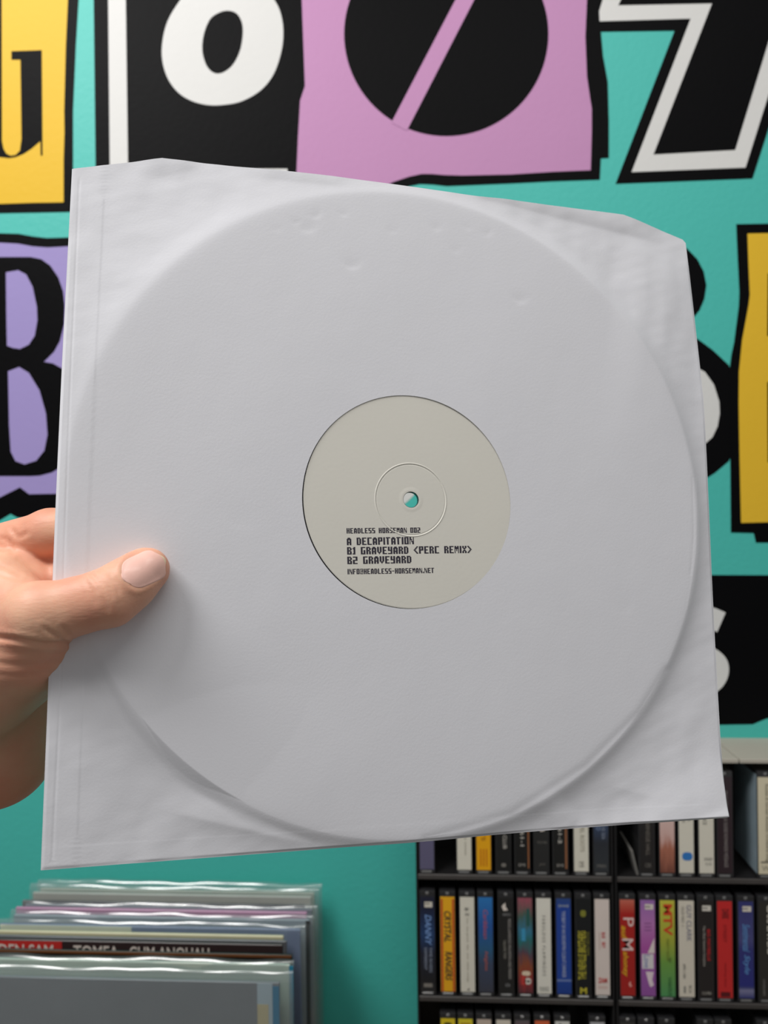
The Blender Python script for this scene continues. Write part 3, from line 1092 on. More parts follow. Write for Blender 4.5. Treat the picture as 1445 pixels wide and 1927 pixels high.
Z1, Z2 = rack_z(1645), rack_z(1874)
ZSTEP = Z1 - Z2
ZT = rack_z(1428, 1390)
ZF = [Z1, Z2, Z2 - ZSTEP]
RX = [(on_y(784, 1760, FY)[0], on_y(1156, 1760, FY)[0]), (on_y(1159, 1760, FY)[0], on_y(1159, 1760, FY)[0] + 0.215)]
RACKLAB = ['black cassette rack beside the stacked records, its left end against bare teal wall', 'black cassette rack whose top shelf has a wide gap before a cream spine']
for (x0, x1), lb in zip(RX, RACKLAB):
    xm = (x0 + x1) / 2
    zb = ZF[2] - 0.006
    rk = empty('cassette_rack', (xm, FY, zb))
    tag(rk, lb, 'cassette rack', 'black cassette racks on the teal wall')
    hw = (x1 - x0) / 2
    zt = ZT - zb - 0.004
    D = WY - FY
    for s in (-1, 1):
        link('side_panel', box_mesh('side_panel', s * hw - (0.0022 if s > 0 else 0), s * hw + (0.0022 if s < 0 else 0), 0.001, D, 0, zt, 0.0006, 1), M_RACK, rk)
    link('back_panel', box_mesh('back_panel', -hw, hw, D - 0.003, D, 0, zt), M_RACK, rk)
    for z in ZF:
        sh = link('shelf', box_mesh('shelf', -hw + 0.002, hw - 0.002, 0.0005, D - 0.003, z - zb - 0.005, z - zb, 0.0005, 1), M_RACK, rk)
        link('shelf_edge', box_mesh('shelf_edge', -hw + 0.002, hw - 0.002, -0.0012, 0.0008, z - zb - 0.0050, z - zb + 0.0004, 0.0006, 1), M_LIP, sh)
xs = on_y(1390, 1428, FY)[0]
for (x0, x1, lb) in ((RX[0][0], xs - 0.0006, 'pale grey board on top of the racks, ending above the wide shelf gap'), (xs + 0.0006, RX[1][1], 'short pale grey board on top of the racks, above the cream cassette')):
    tb = link('top_board', box_mesh('top_board', x0 - (x0 + x1) / 2, x1 - (x0 + x1) / 2, -0.002, WY - FY, 0, 0.0045, 0.0008, 2), M_TOPB)
    tb.location = ((x0 + x1) / 2, FY, ZT - 0.0042)
    tag(tb, lb, 'board')

CW, CD, CHH = 0.0166, 0.068, 0.1088
M_CASE = mat('smoky_cassette_case', (44, 44, 46), 0.28, 0.5, 0.15, 60, coat=0.6)
M_CLEAR = mat('clear_case_corner', (120, 120, 120), 0.2, 0.6, 0.2, 200, coat=0.8)
ME_CASE = box_mesh('case', -CW / 2, CW / 2, 0, CD, 0, CHH, 0.0008, 2)
ME_CASE.materials.append(M_CASE)
ME_TAB = box_mesh('hinge_tab', -CW * 0.36, CW * 0.30, -0.0004, 0.004, 0.0008, 0.0030, 0.0003, 1)
ME_TAB.materials.append(M_CLEAR)
ME_NUB = box_mesh('case_lug', -0.0016, 0.0016, -0.0004, 0.003, CHH - 0.0040, CHH - 0.0012, 0.0004, 1)
ME_NUB.materials.append(M_CLEAR)
ME_CARD = box_mesh('spine_card', -CW * 0.44, CW * 0.44, -0.0003, 0.0010, 0.0045, CHH - 0.0060)
ME_WIDE = box_mesh('spine_card', -CW * 0.465, CW * 0.465, -0.0003, 0.0010, 0.0045, CHH - 0.0060)


def spine_print(parent, spec):
    body, col, xc, zc, length, height, mode = spec[:7]
    opt = spec[7] if len(spec) > 7 else {}
    m = mat('print_%d_%d_%d' % col, col, 0.5, 0.4, 0.03, 100)
    if body.startswith('#'):                  # a plain printed shape
        x0, x1, z0, z1 = xc - height / 2, xc + height / 2, zc - length / 2, zc + length / 2
        if body == '#box':
            v2 = [(x0, z0), (x1, z0), (x1, z1), (x0, z1)]
        elif body == '#oval':
            v2 = [(xc + height / 2 * abs(math.cos(a)) ** 0.6 * (1 if math.cos(a) > 0 else -1), zc + length / 2 * math.sin(a)) for a in np.linspace(0, 2 * math.pi, 24, endpoint=False)]
        elif body == '#bird':
            v2 = [(x0, zc), (x0 + height * 0.3, z0), (x1, z0 + length * 0.1), (x0 + height * 0.62, zc), (x0 + height * 0.6, z1), (x0 + height * 0.2, z0 + length * 0.75)]
        elif body == '#tri':
            v2 = [(x1, z1), (x0, z0), (x1, z0)]
        else:
            v2 = [(x0, z1), (x0 + height * 0.4, z0 + length * 0.2), (x0 + height * 0.6, z0), (x1, z0 + length * 0.15), (x0 + height * 0.8, zc), (x1, z1)]
        v = [(p[0], -0.00045 - opt.get('lift', 0), p[1]) for p in v2]
        a2 = sum(v2[i][0] * v2[(i + 1) % len(v2)][1] - v2[(i + 1) % len(v2)][0] * v2[i][1] for i in range(len(v2)))
        idx = list(range(len(v)))
        f = [tuple(idx if a2 > 0 else idx[::-1])]
    else:
        p, f = text_pts(body, opt.get('bold', 0.0), opt.get('shear', 0.0))
        if len(p) == 0:
            return
        mn, mx = p.min(0), p.max(0)
        q = (p - (mn + mx) / 2) / (mx - mn)
        if mode == 'down':
            v = [(xc + y * height, -0.00055, zc - x * length) for x, y in q]
        elif mode == 'up':
            v = [(xc - y * height, -0.00055, zc + x * length) for x, y in q]
        else:
            v = [(xc + x * length, -0.00055, zc + y * height) for x, y in q]
    link('print', mesh('print', v, f), m, parent)


CARDN = [0]


def cassette(px0, px1, row, colour, label, prints=(), tilt=0.0, back=0.0, wide=False, noise=0.0, group=None, axis='Z', flank=None):
    pm_ = {0: 1600, 1: 1770, 2: 1905}[row]
    x = on_y((px0 + px1) / 2, pm_, FY)[0]
    c = empty('cassette', (x, FY + 0.0012 + back, ZF[row] + 0.0003))
    c.rotation_euler = (0, tilt, 0)
    tag(c, label, 'cassette', group or ('cassettes on the upper shelf', 'cassettes on the middle shelf', 'cassettes on the lower shelf')[row])
    link('case', ME_CASE, None, c)
    link('hinge_tab', ME_TAB, None, c)
    link('case_lug', ME_NUB, None, c)
    if flank:
        link('inlay_flank', box_mesh('inlay_flank', -CW / 2 - 0.0003, -CW / 2 + 0.0005, 0.002, CD - 0.006, 0.004, CHH - 0.004), mat('flank_%d' % flank[0], flank, 0.35, 0.4, 0.2, 40, coat=0.3), c)
    if colour is not None:
        CARDN[0] += 1
        me = (ME_WIDE if wide else ME_CARD).copy()
        if isinstance(colour, list):
            me.materials.append(ramp_mat('spine_%d' % CARDN[0], colour, noise=noise, axis=axis))
        else:
            me.materials.append(mat('spine_%d_%d_%d' % colour, colour, 0.4, 0.4, 0.04, 90, coat=0.5))
        card = link('spine_card', me, None, c)
        for s in prints:
            spine_print(card, s)
    return c


W_ = (225, 220, 205)
K_ = (24, 24, 26)
LG = (150, 150, 150)
# middle shelf, first rack.  print = (text, colour, x, z, length, height, direction)
cassette(788, 821, 1, [(0, (40, 40, 42)), (0.12, (22, 22, 28)), (0.4, (24, 30, 50)), (0.6, (30, 60, 105)), (0.85, (22, 30, 60)), (1, (28, 30, 50))], 'cassette with navy spine, slanted blue capitals and a white block at the top', [
    ('DANNY', (125, 160, 215), 0.0008, 0.068, 0.032, 0.0065, 'down', {'shear': 0.3, 'bold': 0.01}), ('TIME RIVERS', (150, 160, 180), 0.0030, 0.037, 0.026, 0.0030, 'down'), ('DIFFERENT', (150, 160, 180), -0.0022, 0.038, 0.023, 0.0030, 'down'), ('#box', (215, 208, 195), 0.0012, 0.0945, 0.0058, 0.0082, ''), ('#box', (70, 65, 60), 0.0, 0.0955, 0.0008, 0.005, '', {'lift': 0.0002}), ('#box', (130, 125, 118), 0.0, 0.0105, 0.004, 0.009, '')])
cassette(827, 858, 1, (240, 176, 30), 'cassette with yellow spine, red edges and black graffiti lettering', [
    ('#box', (196, 62, 40), -0.0058, 0.0525, 0.096, 0.0018, ''), ('#box', (196, 62, 40), 0.0058, 0.0525, 0.096, 0.0018, ''), ('CRYSTAL', (40, 40, 48), 0.0, 0.072, 0.032, 0.0072, 'down', {'bold': 0.02, 'shear': 0.2}), ('RANGERS', (40, 40, 48), 0.0006, 0.031, 0.030, 0.0072, 'down', {'bold': 0.02, 'shear': 0.2})])
cassette(864, 895, 1, W_, 'white cassette spine with faint grey print and a small black mark at its foot', [
    ('live  the good  day  and  other songs', (165, 158, 140), 0.0, 0.048, 0.066, 0.0024, 'down'), ('de', (60, 60, 60), 0.0, 0.0905, 0.0034, 0.0048, 'down'), ('co', (90, 90, 88), 0.0, 0.085, 0.0028, 0.0040, 'down'), ('#tri', (50, 50, 50), 0.0002, 0.0075, 0.0024, 0.0026, '')])
cassette(898, 930, 1, [(0, (60, 62, 74)), (0.3, (58, 70, 96)), (0.45, (40, 92, 130)), (0.7, (34, 86, 160)), (1, (40, 120, 190))], 'cassette with bright blue spine fading to slate, red script lettering', [
    ('Caribbean', (190, 92, 96), 0.0, 0.075, 0.030, 0.0045, 'down', {'shear': 0.2}), ('Nights', (190, 100, 86), 0.0, 0.037, 0.020, 0.0042, 'down', {'shear': 0.2})], noise=0.12)
cassette(935, 970, 1, (34, 33, 33), 'black cassette spine with a white bird emblem above pale print, beside the bright blue spine', [
    ('#bird', (225, 215, 205), -0.0010, 0.0935, 0.0085, 0.0064, ''), ('ARISTA', LG, 0.0008, 0.0855, 0.0085, 0.0026, 'flat'), ('RICKIE LAWRENCE ORCHESTRA AND FRIENDS', (175, 170, 165), 0.0035, 0.050, 0.062, 0.0028, 'down'), ('VOLUME TWO', (160, 156, 145), -0.0016, 0.0495, 0.019, 0.0026, 'down'), ('XDR', LG, 0.001, 0.0125, 0.005, 0.003, 'flat')])
cassette(973, 1004, 1, [(0, (92, 44, 52)), (0.15, (150, 48, 50)), (0.28, (140, 74, 44)), (0.4, (88, 66, 80)), (0.55, (40, 110, 110)), (0.68, (52, 120, 150)), (0.8, (70, 96, 84)), (1, (160, 80, 96))], 'cassette with a many-coloured abstract painted spine', [
    ('#oval', (228, 206, 180), 0.0005, 0.0250, 0.0050, 0.0088, ''), ('#box', (190, 60, 56), -0.0022, 0.0180, 0.0100, 0.0046, ''), ('#oval', (225, 215, 205), 0.0022, 0.0170, 0.0066, 0.0066, ''), ('#oval', (70, 60, 60), 0.0026, 0.0170, 0.0022, 0.0034, '', {'lift': 0.0002}), ('#box', (64, 150, 190), -0.0018, 0.0650, 0.0130, 0.0040, ''), ('#box', (40, 90, 84), 0.003, 0.083, 0.018, 0.0030, '')], noise=0.35)
cassette(1007, 1040, 1, (232, 228, 216), 'white cassette spine with widely spaced thin black capitals', [
    ('F A B U L O U S   F L A M I N G O S', (110, 108, 100), 0.0, 0.054, 0.062, 0.0034, 'down'), ('FAST', (110, 115, 110), 0.0, 0.0105, 0.0095, 0.0022, 'flat'), ('FORWARD', (110, 115, 110), 0.0, 0.0080, 0.0095, 0.0020, 'flat')])
cassette(1045, 1077, 1, [(0, (22, 58, 138)), (0.13, (26, 66, 150)), (0.135, (110, 130, 180)), (0.15, (110, 130, 180)), (0.155, (26, 66, 156)), (0.9, (26, 66, 156)), (1, (40, 70, 130))], 'royal blue cassette spine with one long line of white print', [
    ('THE BEAT OF AN ORCHESTRA CLUB AT CARNEGIE', (190, 200, 225), 0.0, 0.056, 0.068, 0.0036, 'down'), ('(ooo)', (190, 200, 190), 0.0, 0.0955, 0.0100, 0.0040, 'flat')])
cassette(1083, 1113, 1, (24, 26, 28), 'black cassette spine with tall yellow capitals reading upward', [
    ('THE NEVILLE BROTHERS', (196, 186, 62), -0.0016, 0.045, 0.050, 0.0080, 'up', {'bold': 0.012}), ('FAMILY GROOVE', (140, 136, 56), 0.0046, 0.057, 0.024, 0.0028, 'up'), ('#oval', (130, 130, 50), 0.0, 0.0880, 0.0070, 0.0058, ''), ('M', (200, 188, 60), -0.0005, 0.0085, 0.0068, 0.0066, 'flat', {'bold': 0.03})])
cassette(1118, 1149, 1, (226, 212, 204), 'pinkish white cassette spine with small red blocks of print', [
    ('BLUE', (205, 66, 66), 0.0012, 0.066, 0.0060, 0.0036, 'down', {'bold': 0.02}), ('SKY', (205, 66, 66), 0.0012, 0.056, 0.0064, 0.0036, 'down', {'bold': 0.02}), ('#box', (208, 186, 176), -0.0028, 0.060, 0.018, 0.0010, ''), ('ZAM', (205, 60, 58), 0.0, 0.0195, 0.0090, 0.0052, 'flat', {'bold': 0.03}), ('#box', (214, 170, 160), 0.0, 0.0132, 0.0006, 0.0095, ''), ('#box', (214, 170, 160), 0.0, 0.0115, 0.0006, 0.0095, '')])
# middle shelf, second rack
cassette(1165, 1197, 1, [(0, (170, 30, 26)), (0.85, (178, 30, 26)), (0.94, (196, 84, 66)), (1, (206, 110, 92))], 'red cassette spine with white capitals and yellow script', [
    ('P', (235, 205, 200), 0.0012, 0.0800, 0.0090, 0.0105, 'down'), ('aul', (230, 180, 40), -0.0032, 0.0695, 0.0135, 0.0056, 'down', {'shear': 0.25, 'bold': 0.015}), ('M', (235, 205, 200), 0.0002, 0.0570, 0.0120, 0.0110, 'down', {'bold': 0.01}), ('ahoney', (230, 180, 40), -0.0026, 0.0370, 0.0260, 0.0068, 'down', {'shear': 0.25, 'bold': 0.015}), ('#bird', (228, 160, 150), 0.0024, 0.0165, 0.0060, 0.0034, '')])
cassette(1204, 1235, 1, [(0, (148, 84, 160)), (0.3, (160, 92, 172)), (0.5, (176, 84, 164)), (0.75, (188, 122, 186)), (1, (158, 110, 180))], 'purple cassette spine with white painted shapes and a white block at the top', [
    ('#box', (225, 215, 205), 0.0015, 0.0960, 0.0056, 0.0085, ''), ('#box', (90, 70, 90), 0.0, 0.0962, 0.0008, 0.005, '', {'lift': 0.0002}), ('#box', (150, 90, 150), 0.0, 0.079, 0.0012, 0.0070, ''), ('#box', (150, 90, 150), 0.0, 0.0755, 0.0012, 0.0070, ''), ('#box', (150, 90, 150), 0.0, 0.072, 0.0012, 0.0070, ''), ('#tri', (228, 214, 210), 0.0030, 0.0565, 0.0160, 0.0070, ''), ('#box', (220, 214, 216), -0.0004, 0.0400, 0.0150, 0.0115, ''), ('Love', (90, 110, 175), -0.0014, 0.0400, 0.0130, 0.0060, 'down', {'lift': 0.0}), ('#wing', (232, 214, 220), 0.0014, 0.0215, 0.0160, 0.0080, '')])
cassette(1241, 1272, 1, [(0, (80, 150, 92)), (0.35, (112, 160, 70)), (0.6, (172, 176, 60)), (1, (206, 200, 70))], 'yellow to green cassette spine with heavy red capitals at the top', [
    ('MTV', (214, 70, 40), 0.0004, 0.0830, 0.0320, 0.0088, 'down', {'bold': 0.03}), ('PARTY ROCK', (120, 130, 50), 0.0, 0.0520, 0.022, 0.0030, 'down'), ('NO', (80, 100, 50), 0.0022, 0.0420, 0.0030, 0.0050, 'flat'), ('VARIOUS', (50, 100, 56), 0.0018, 0.0150, 0.0190, 0.0036, 'down')])
cassette(1276, 1308, 1, (222, 214, 198), 'cream cassette spine with slate capitals near the top, between green and black spines', [
    ('GUY CLARK', (120, 120, 142), 0.0028, 0.0800, 0.0370, 0.0050, 'down'), ('OLD NO. 1', (130, 125, 115), -0.0034, 0.0870, 0.0200, 0.0028, 'down'), ('APK1-1303', (90, 90, 88), -0.0024, 0.0310, 0.0150, 0.0026, 'down'), ('RCA', (110, 108, 100), 0.0032, 0.0125, 0.0075, 0.0028, 'down'), ('#box', (140, 138, 130), -0.0022, 0.0120, 0.0070, 0.0020, '')], wide=True)
cassette(1312, 1346, 1, (40, 35, 35), 'dark brown cassette spine with a red line beside a white line of print', [
    ('#box', (222, 216, 205), 0.0008, 0.0955, 0.0056, 0.0086, ''), ('#box', (60, 56, 54), -0.0006, 0.0958, 0.0008, 0.005, '', {'lift': 0.0002}), ('BIG MAYBELLE', (196, 44, 48), 0.0026, 0.0580, 0.0320, 0.0032, 'down', {'bold': 0.02}), ('The Okeh Sessions Complete', (190, 184, 175), -0.0022, 0.0570, 0.0410, 0.0030, 'down'), ('COLUMBIA', (180, 175, 165), 0.0, 0.0090, 0.0095, 0.0030, 'flat')])
cassette(1349, 1380, 1, (206, 44, 44), 'plain red cassette spine with dark red print and a maroon block at its foot', [
    ('DARK', (110, 30, 34), 0.0008, 0.0900, 0.0100, 0.0070, 'down', {'bold': 0.01}), ('STREET', (150, 32, 36), 0.0, 0.0700, 0.0180, 0.0032, 'down'), ('dealing days', (160, 32, 36), 0.0, 0.0280, 0.0240, 0.0028, 'down'), ('#box', (96, 24, 28), 0.0, 0.0080, 0.0050, 0.0095, '')])
cassette(1388, 1421, 1, [(0, (46, 52, 120)), (0.08, (130, 130, 165)), (0.11, (60, 64, 120)), (0.13, (42, 46, 128)), (0.5, (50, 52, 120)), (0.6, (74, 74, 128)), (1, (50, 54, 118))], 'indigo cassette spine with light blue handwritten lettering', [
    ('#box', (222, 214, 200), 0.0010, 0.0955, 0.0056, 0.0086, ''), ('#box', (50, 50, 80), -0.0004, 0.0958, 0.0008, 0.005, '', {'lift': 0.0002}), ('Sentimental', (104, 160, 220), 0.0, 0.0660, 0.0280, 0.0070, 'down', {'shear': 0.35}), ('Style', (104, 160, 220), 0.0, 0.0390, 0.0200, 0.0070, 'down', {'shear': 0.35})])
cassette(1427, 1459, 1, (48, 46, 42), 'charcoal cassette spine with big white capitals, beside the indigo spine', [
    ('CARPENTERS', (225, 220, 205), 0.0036, 0.0750, 0.0500, 0.0060, 'down', {'bold': 0.02}), ('LOVELINES', (150, 146, 140), -0.0030, 0.0160, 0.0160, 0.0020, 'down')])
# upper shelf, first rack
cassette(788, 818, 0, [(0, (96, 92, 120)), (0.35, (98, 94, 124)), (0.4, (190, 50, 84)), (0.7, (190, 50, 84)), (0.75, (98, 94, 124)), (1, (98, 94, 124))], 'lavender grey cassette spine with a crimson block, at the rack end beside the gap', [])
cassette(858, 889, 0, W_, 'cream cassette spine with one thin grey line of print, beside the amber spine', [('good old country tunes', (150, 146, 132), 0.0012, 0.050, 0.060, 0.0026, 'down')])
cassette(895, 925, 0, (240, 172, 16), 'amber cassette spine with dark orange stripes at its foot', [('#box', (200, 110, 20), -0.0030, 0.0175, 0.018, 0.0012, ''), ('#box', (200, 110, 20), 0.0, 0.0175, 0.018, 0.0012, ''), ('#box', (200, 110, 20), 0.0030, 0.0175, 0.018, 0.0012, ''), ('LATIN HITS', (150, 90, 20), 0.0, 0.060, 0.05, 0.004, 'down')])
cassette(932, 963, 0, (28, 28, 28), 'black cassette spine with one white line of print, beside the amber spine', [('MIDNIGHT RADIO CLUB', (185, 180, 172), 0.0014, 0.058, 0.062, 0.0040, 'down', {'bold': 0.01}), ('#oval', (120, 116, 110), 0.0, 0.010, 0.004, 0.005, '')])
cassette(967, 999, 0, (24, 24, 24), 'black cassette spine with white numerals and a thin orange strip along it', [('JAZZ 1961-1', (200, 196, 188), -0.0006, 0.055, 0.050, 0.0048, 'down', {'bold': 0.01}), ('#box', (160, 100, 60), 0.0062, 0.052, 0.09, 0.0012, ''), ('EMI', (160, 156, 150), -0.0006, 0.0105, 0.0066, 0.0030, 'flat')])
cassette(1003, 1035, 0, (40, 40, 40), 'charcoal cassette spine with a white bird emblem, on the shelf above the painted spine', [('#bird', (215, 206, 196), 0.0006, 0.0500, 0.0100, 0.0066, ''), ('TOO FAR', (120, 118, 112), 0.0006, 0.0340, 0.010, 0.0024, 'flat'), ('JAM', (110, 106, 100), 0.0004, 0.011, 0.006, 0.003, 'flat')])
cassette(1040, 1070, 0, (26, 26, 26), 'black cassette spine with white numerals and a broad brown strip along it', [('JAZZ 1961-2', (205, 200, 192), -0.0010, 0.058, 0.050, 0.0048, 'down', {'bold': 0.01}), ('#box', (140, 92, 62), 0.0056, 0.052, 0.09, 0.0022, ''), ('EMI', (160, 156, 150), -0.0006, 0.0105, 0.0066, 0.0030, 'flat')])
cassette(1079, 1109, 0, W_, 'cream cassette spine with olive print down its length, beside the slate blue spine', [('BLUES AND GOSPEL ROOTS', (160, 154, 136), 0.0010, 0.058, 0.066, 0.0042, 'down'), ('CBS', (130, 126, 116), 0.0, 0.012, 0.005, 0.006, 'flat')])
cassette(1115, 1148, 0, [(0, (48, 52, 56)), (0.3, (40, 44, 52)), (0.6, (60, 80, 116)), (1, (50, 60, 90))], 'slate blue to black cassette spine with pale blue print, at the rack end', [('WIDE EYED', (130, 150, 185), -0.0026, 0.062, 0.030, 0.0042, 'down'), ('TALES OF THE SEA', (140, 150, 170), 0.0024, 0.056, 0.036, 0.0036, 'down'), ('STEREO', (130, 128, 124), 0.0, 0.0105, 0.0095, 0.003, 'flat')])
# upper shelf, second rack
cassette(1202, 1234, 0, (36, 33, 33), 'black cassette spine with a faint grey line of print, standing by the leaning case', [('LIVE AT CARNEGIE HALL', (120, 114, 106), 0.0008, 0.050, 0.056, 0.0040, 'down'), ('CBS', (120, 116, 110), 0.0008, 0.012, 0.006, 0.0042, 'flat')])
cassette(1241, 1271, 0, [(0, (120, 70, 56)), (0.25, (176, 110, 88)), (0.36, (214, 176, 168)), (0.55, (222, 190, 182)), (0.66, (186, 124, 112)), (1, (170, 110, 100))], 'pink cloudy photograph on a cassette spine', [], noise=0.3)
cassette(1277, 1307, 0, W_, 'cream cassette spine with a blue oval emblem', [('#oval', (52, 122, 196), 0.0008, 0.0215, 0.0085, 0.0104, ''), ('SUMMER', (110, 108, 100), 0.0032, 0.072, 0.030, 0.0036, 'down'), ('NIGHTS', (130, 126, 116), -0.0026, 0.070, 0.028, 0.0028, 'down')])
cassette(1315, 1345, 0, W_, 'cream cassette spine with a small black mark at its foot, beside the dark maroon spine', [('A FINE ROMANCE', (100, 98, 92), -0.0016, 0.072, 0.036, 0.0036, 'down'), ('SONGS', (130, 126, 118), 0.0030, 0.078, 0.026, 0.0026, 'down'), ('DOLBY', (90, 88, 84), 0.0018, 0.0190, 0.0080, 0.0028, 'flat'), ('CrO', (120, 118, 112), 0.0018, 0.0140, 0.0060, 0.0028, 'flat')])
cassette(1349, 1381, 0, (48, 34, 40), 'dark maroon cassette spine with one long line of grey print', [('ORCHESTRE DE LA SUISSE ROMANDE MESSAGE', (150, 142, 140), 0.0008, 0.0500, 0.078, 0.0036, 'down')])
cassette(1427, 1458, 0, (222, 212, 184), 'pale cream cassette spine with dense black print, past the wide shelf gap', [('Russian & German Romantic Orchestral Songs', (100, 96, 84), 0.0008, 0.056, 0.080, 0.0040, 'down'), ('#box', (70, 68, 62), 0.0, 0.0165, 0.0012, 0.011, ''), ('W', (150, 146, 130), -0.0006, 0.0105, 0.008, 0.005, 'flat')], wide=True, flank=(150, 168, 178))
lc = link('inlay_card', box_mesh('inlay_card', -0.0011, 0.0011, 0, 0.05, 0, 0.026, 0.0003, 1), mat('grey_card', (120, 118, 114), 0.5, 0.4))
lc.location = (on_y(1203, 1640, FY)[0] - 0.0005, FY + 0.004, ZF[0] + 0.0002)
lc.rotation_euler = (0, math.radians(-13), 0)
tag(lc, 'small grey inlay card leaning in the empty corner of the upper shelf', 'card')
# lower shelf
cassette(828, 857, 2, (236, 208, 40), 'yellow cassette spine with a black ring emblem, on the lower shelf', [('#oval', (34, 34, 30), 0.0, 0.0940, 0.0100, 0.0100, ''), ('#oval', (226, 196, 40), 0.0, 0.0940, 0.0055, 0.0066, '', {'lift': 0.0002})])
cassette(861, 890, 2, (230, 212, 50), 'plain yellow cassette spine on the lower shelf', [('#box', (190, 150, 40), 0.0, 0.0975, 0.003, 0.010, '')])
cassette(896, 925, 2, (206, 188, 172), 'plain beige cassette spine on the lower shelf', [])
cassette(932, 962, 2, (222, 212, 196), 'off-white cassette spine with a small grey stroke, on the lower shelf', [('#tri', (120, 112, 104), 0.0, 0.0930, 0.006, 0.003, '')])
cassette(967, 998, 2, [(0, (110, 80, 90)), (0.85, (130, 84, 96)), (1, (96, 90, 92))], 'dusty rose cassette spine on the lower shelf', [])
cassette(1004, 1036, 2, (222, 104, 62), 'orange cassette spine with brown stripes, on the lower shelf', [('#box', (150, 60, 40), 0.0, 0.0935, 0.010, 0.0020, ''), ('#box', (150, 60, 40), 0.0034, 0.0935, 0.010, 0.0016, '')])
cassette(1043, 1073, 2, (216, 214, 208), 'white cassette spine with black blocks, on the lower shelf beside the orange spine', [('#box', (50, 50, 50), -0.0022, 0.0945, 0.012, 0.0026, ''), ('#box', (70, 70, 70), 0.0026, 0.0930, 0.012, 0.0026, '')])
cassette(1108, 1140, 2, [(0, (60, 90, 130)), (0.9, (66, 96, 140)), (1, (190, 190, 190))], 'steel blue cassette spine with a white ring, on the lower shelf', [('#oval', (232, 232, 226), 0.0006, 0.0950, 0.0110, 0.0104, ''), ('#oval', (56, 88, 132), 0.0006, 0.0940, 0.0050, 0.0050, '', {'lift': 0.0002})])
cassette(1166, 1196, 2, (66, 66, 62), 'grey green cassette spine on the lower shelf, at the rack end', [])
cassette(1201, 1231, 2, (44, 44, 46), 'charcoal cassette spine with a white dash, on the lower shelf', [('#box', (190, 186, 180), 0.0010, 0.0950, 0.006, 0.0030, '')])
cassette(1239, 1270, 2, (34, 34, 34), 'black cassette spine with a square white label, on the lower shelf', [('#box', (216, 222, 220), 0.0, 0.0960, 0.0110, 0.0120, ''), ('#box', (40, 40, 42), 0.0014, 0.0940, 0.007, 0.006, '', {'lift': 0.0002})])
cassette(1312, 1343, 2, (46, 46, 46), 'dark grey cassette spine paired with a cream one on the lower shelf', [('#box', (140, 138, 134), 0.0, 0.0955, 0.0016, 0.0080, '')], back=0.0)
cassette(1346, 1377, 2, (222, 212, 190), 'cream cassette spine paired with a dark grey one on the lower shelf', [], wide=True)
cassette(1424, 1456, 2, (60, 58, 56), 'dark cassette spine with cream print, on the lower shelf under the charcoal spine', [('#box', (200, 194, 180), 0.0020, 0.0900, 0.0070, 0.0100, '')])

# ------------------------------------------------------------------ records in the bin
M_FILM = plastic_film('clear_record_film', haze=0.09, gloss=0.10, rough=0.12)
LPW = 0.315


def film_mesh(x0, x1, h0, th, seed):
    """open topped clear bag: two loose sheets with a rolled lip"""
    rng = np.random.RandomState(seed)
    nx = 40
    ph = rng.uniform(0, 6.28, 6)
    rows = [(0.0, 0.0), (h0 * 0.5, 0.0), (h0 * 0.85, 0.0), (h0 - 0.010, 0.0004), (h0 - 0.0055, 0.0008), (h0 - 0.0028, 0.0017), (h0 - 0.0010, 0.0030), (h0, 0.0046)]
    V, Fc = [], []
    for side in (0, 1):
        base = len(V)
        for ri, (z, curl) in enumerate(rows):
            for i in range(nx + 1):
                x = x0 + (x1 - x0) * i / nx
                t = i / nx
                wv = 0.0007 * math.sin(9 * t + ph[0]) + 0.0005 * math.sin(21 * t + ph[1]) + 0.0003 * math.sin(47 * t + ph[2])
                wz = 0.0008 * math.sin(13 * t + ph[3]) + 0.0005 * math.sin(33 * t + ph[4])
                k = min(1, ri / 4)
                edge = min(1, min(t, 1 - t) * 25)
                if side == 0:
                    y = -th / 2 - 0.0012 * edge + k * wv * edge + curl * 0.8
                else:
                    y = th / 2 + 0.0012 * edge + k * wv * 0.7 * edge + 0.2 * curl
                V.append((x, y, z + k * wz))
        for ri in range(len(rows) - 1):
            for i in range(nx):
                a = base + ri * (nx + 1) + i
                q = (a, a + 1, a + nx + 2, a + nx + 1)
                Fc.append(q if side == 0 else q[::-1])
    return mesh('film', V, Fc)


BINZ = None
lps = [
    # y, cover top py, cover right px, film top py (0 = no film), film right px, colour, label
    (0.886, 1676, 592, 1661, 606, (222, 214, 198), 'record in a pale beige cover and clear film, standing against the wall'),
    (0.872, 1684, 586, 1670, 600, (205, 200, 192), 'record in a light grey cover and clear film, second from the wall'),
    (0.858, 1700, 574, 0, 0, (44, 42, 50), 'record in a thin black cover, in front of the light grey one'),
    (0.845, 1707, 588, 1703, 597, (130, 128, 142), 'record in a mauve grey cover, behind the pink one'),
    (0.832, 1713, 578, 0, 0, (190, 140, 172), 'record in a dusty pink cover'),
    (0.819, 1727, 583, 1721, 590, (158, 166, 176), 'record in a silver grey cover with dark spine and shiny film'),
    (0.804, 1745, 566, 1737, 575, (118, 130, 166), 'record in a slate blue cover with a cream strip at its top corner'),
    (0.789, 1758, 534, 0, 0, (206, 200, 164), 'record in a worn cream yellow cover'),
    (0.776, 1767, 540, 0, 0, (92, 94, 98), 'record in a dark grey cover behind the lettered one'),
    (0.763, 1774, 533, 0, 0, (52, 38, 38), 'record in a dark brown cover with a red strip and white lettering along its top'),
    (0.744, 1793, 551, 0, 0, (22, 16, 14), 'record in a black cover with a worn brown edge'),
    (0.722, 1811, 546, 1807, 553, (196, 206, 192), 'record in a pale green cover with a blue right edge'),
    (0.700, 1845, 527, 1826, 551, (128, 130, 136), 'foremost record in a grey picture cover with a teal stripe and clear film'),
]
tops = [on_y(400, r[1], r[0])[2] for r in lps]
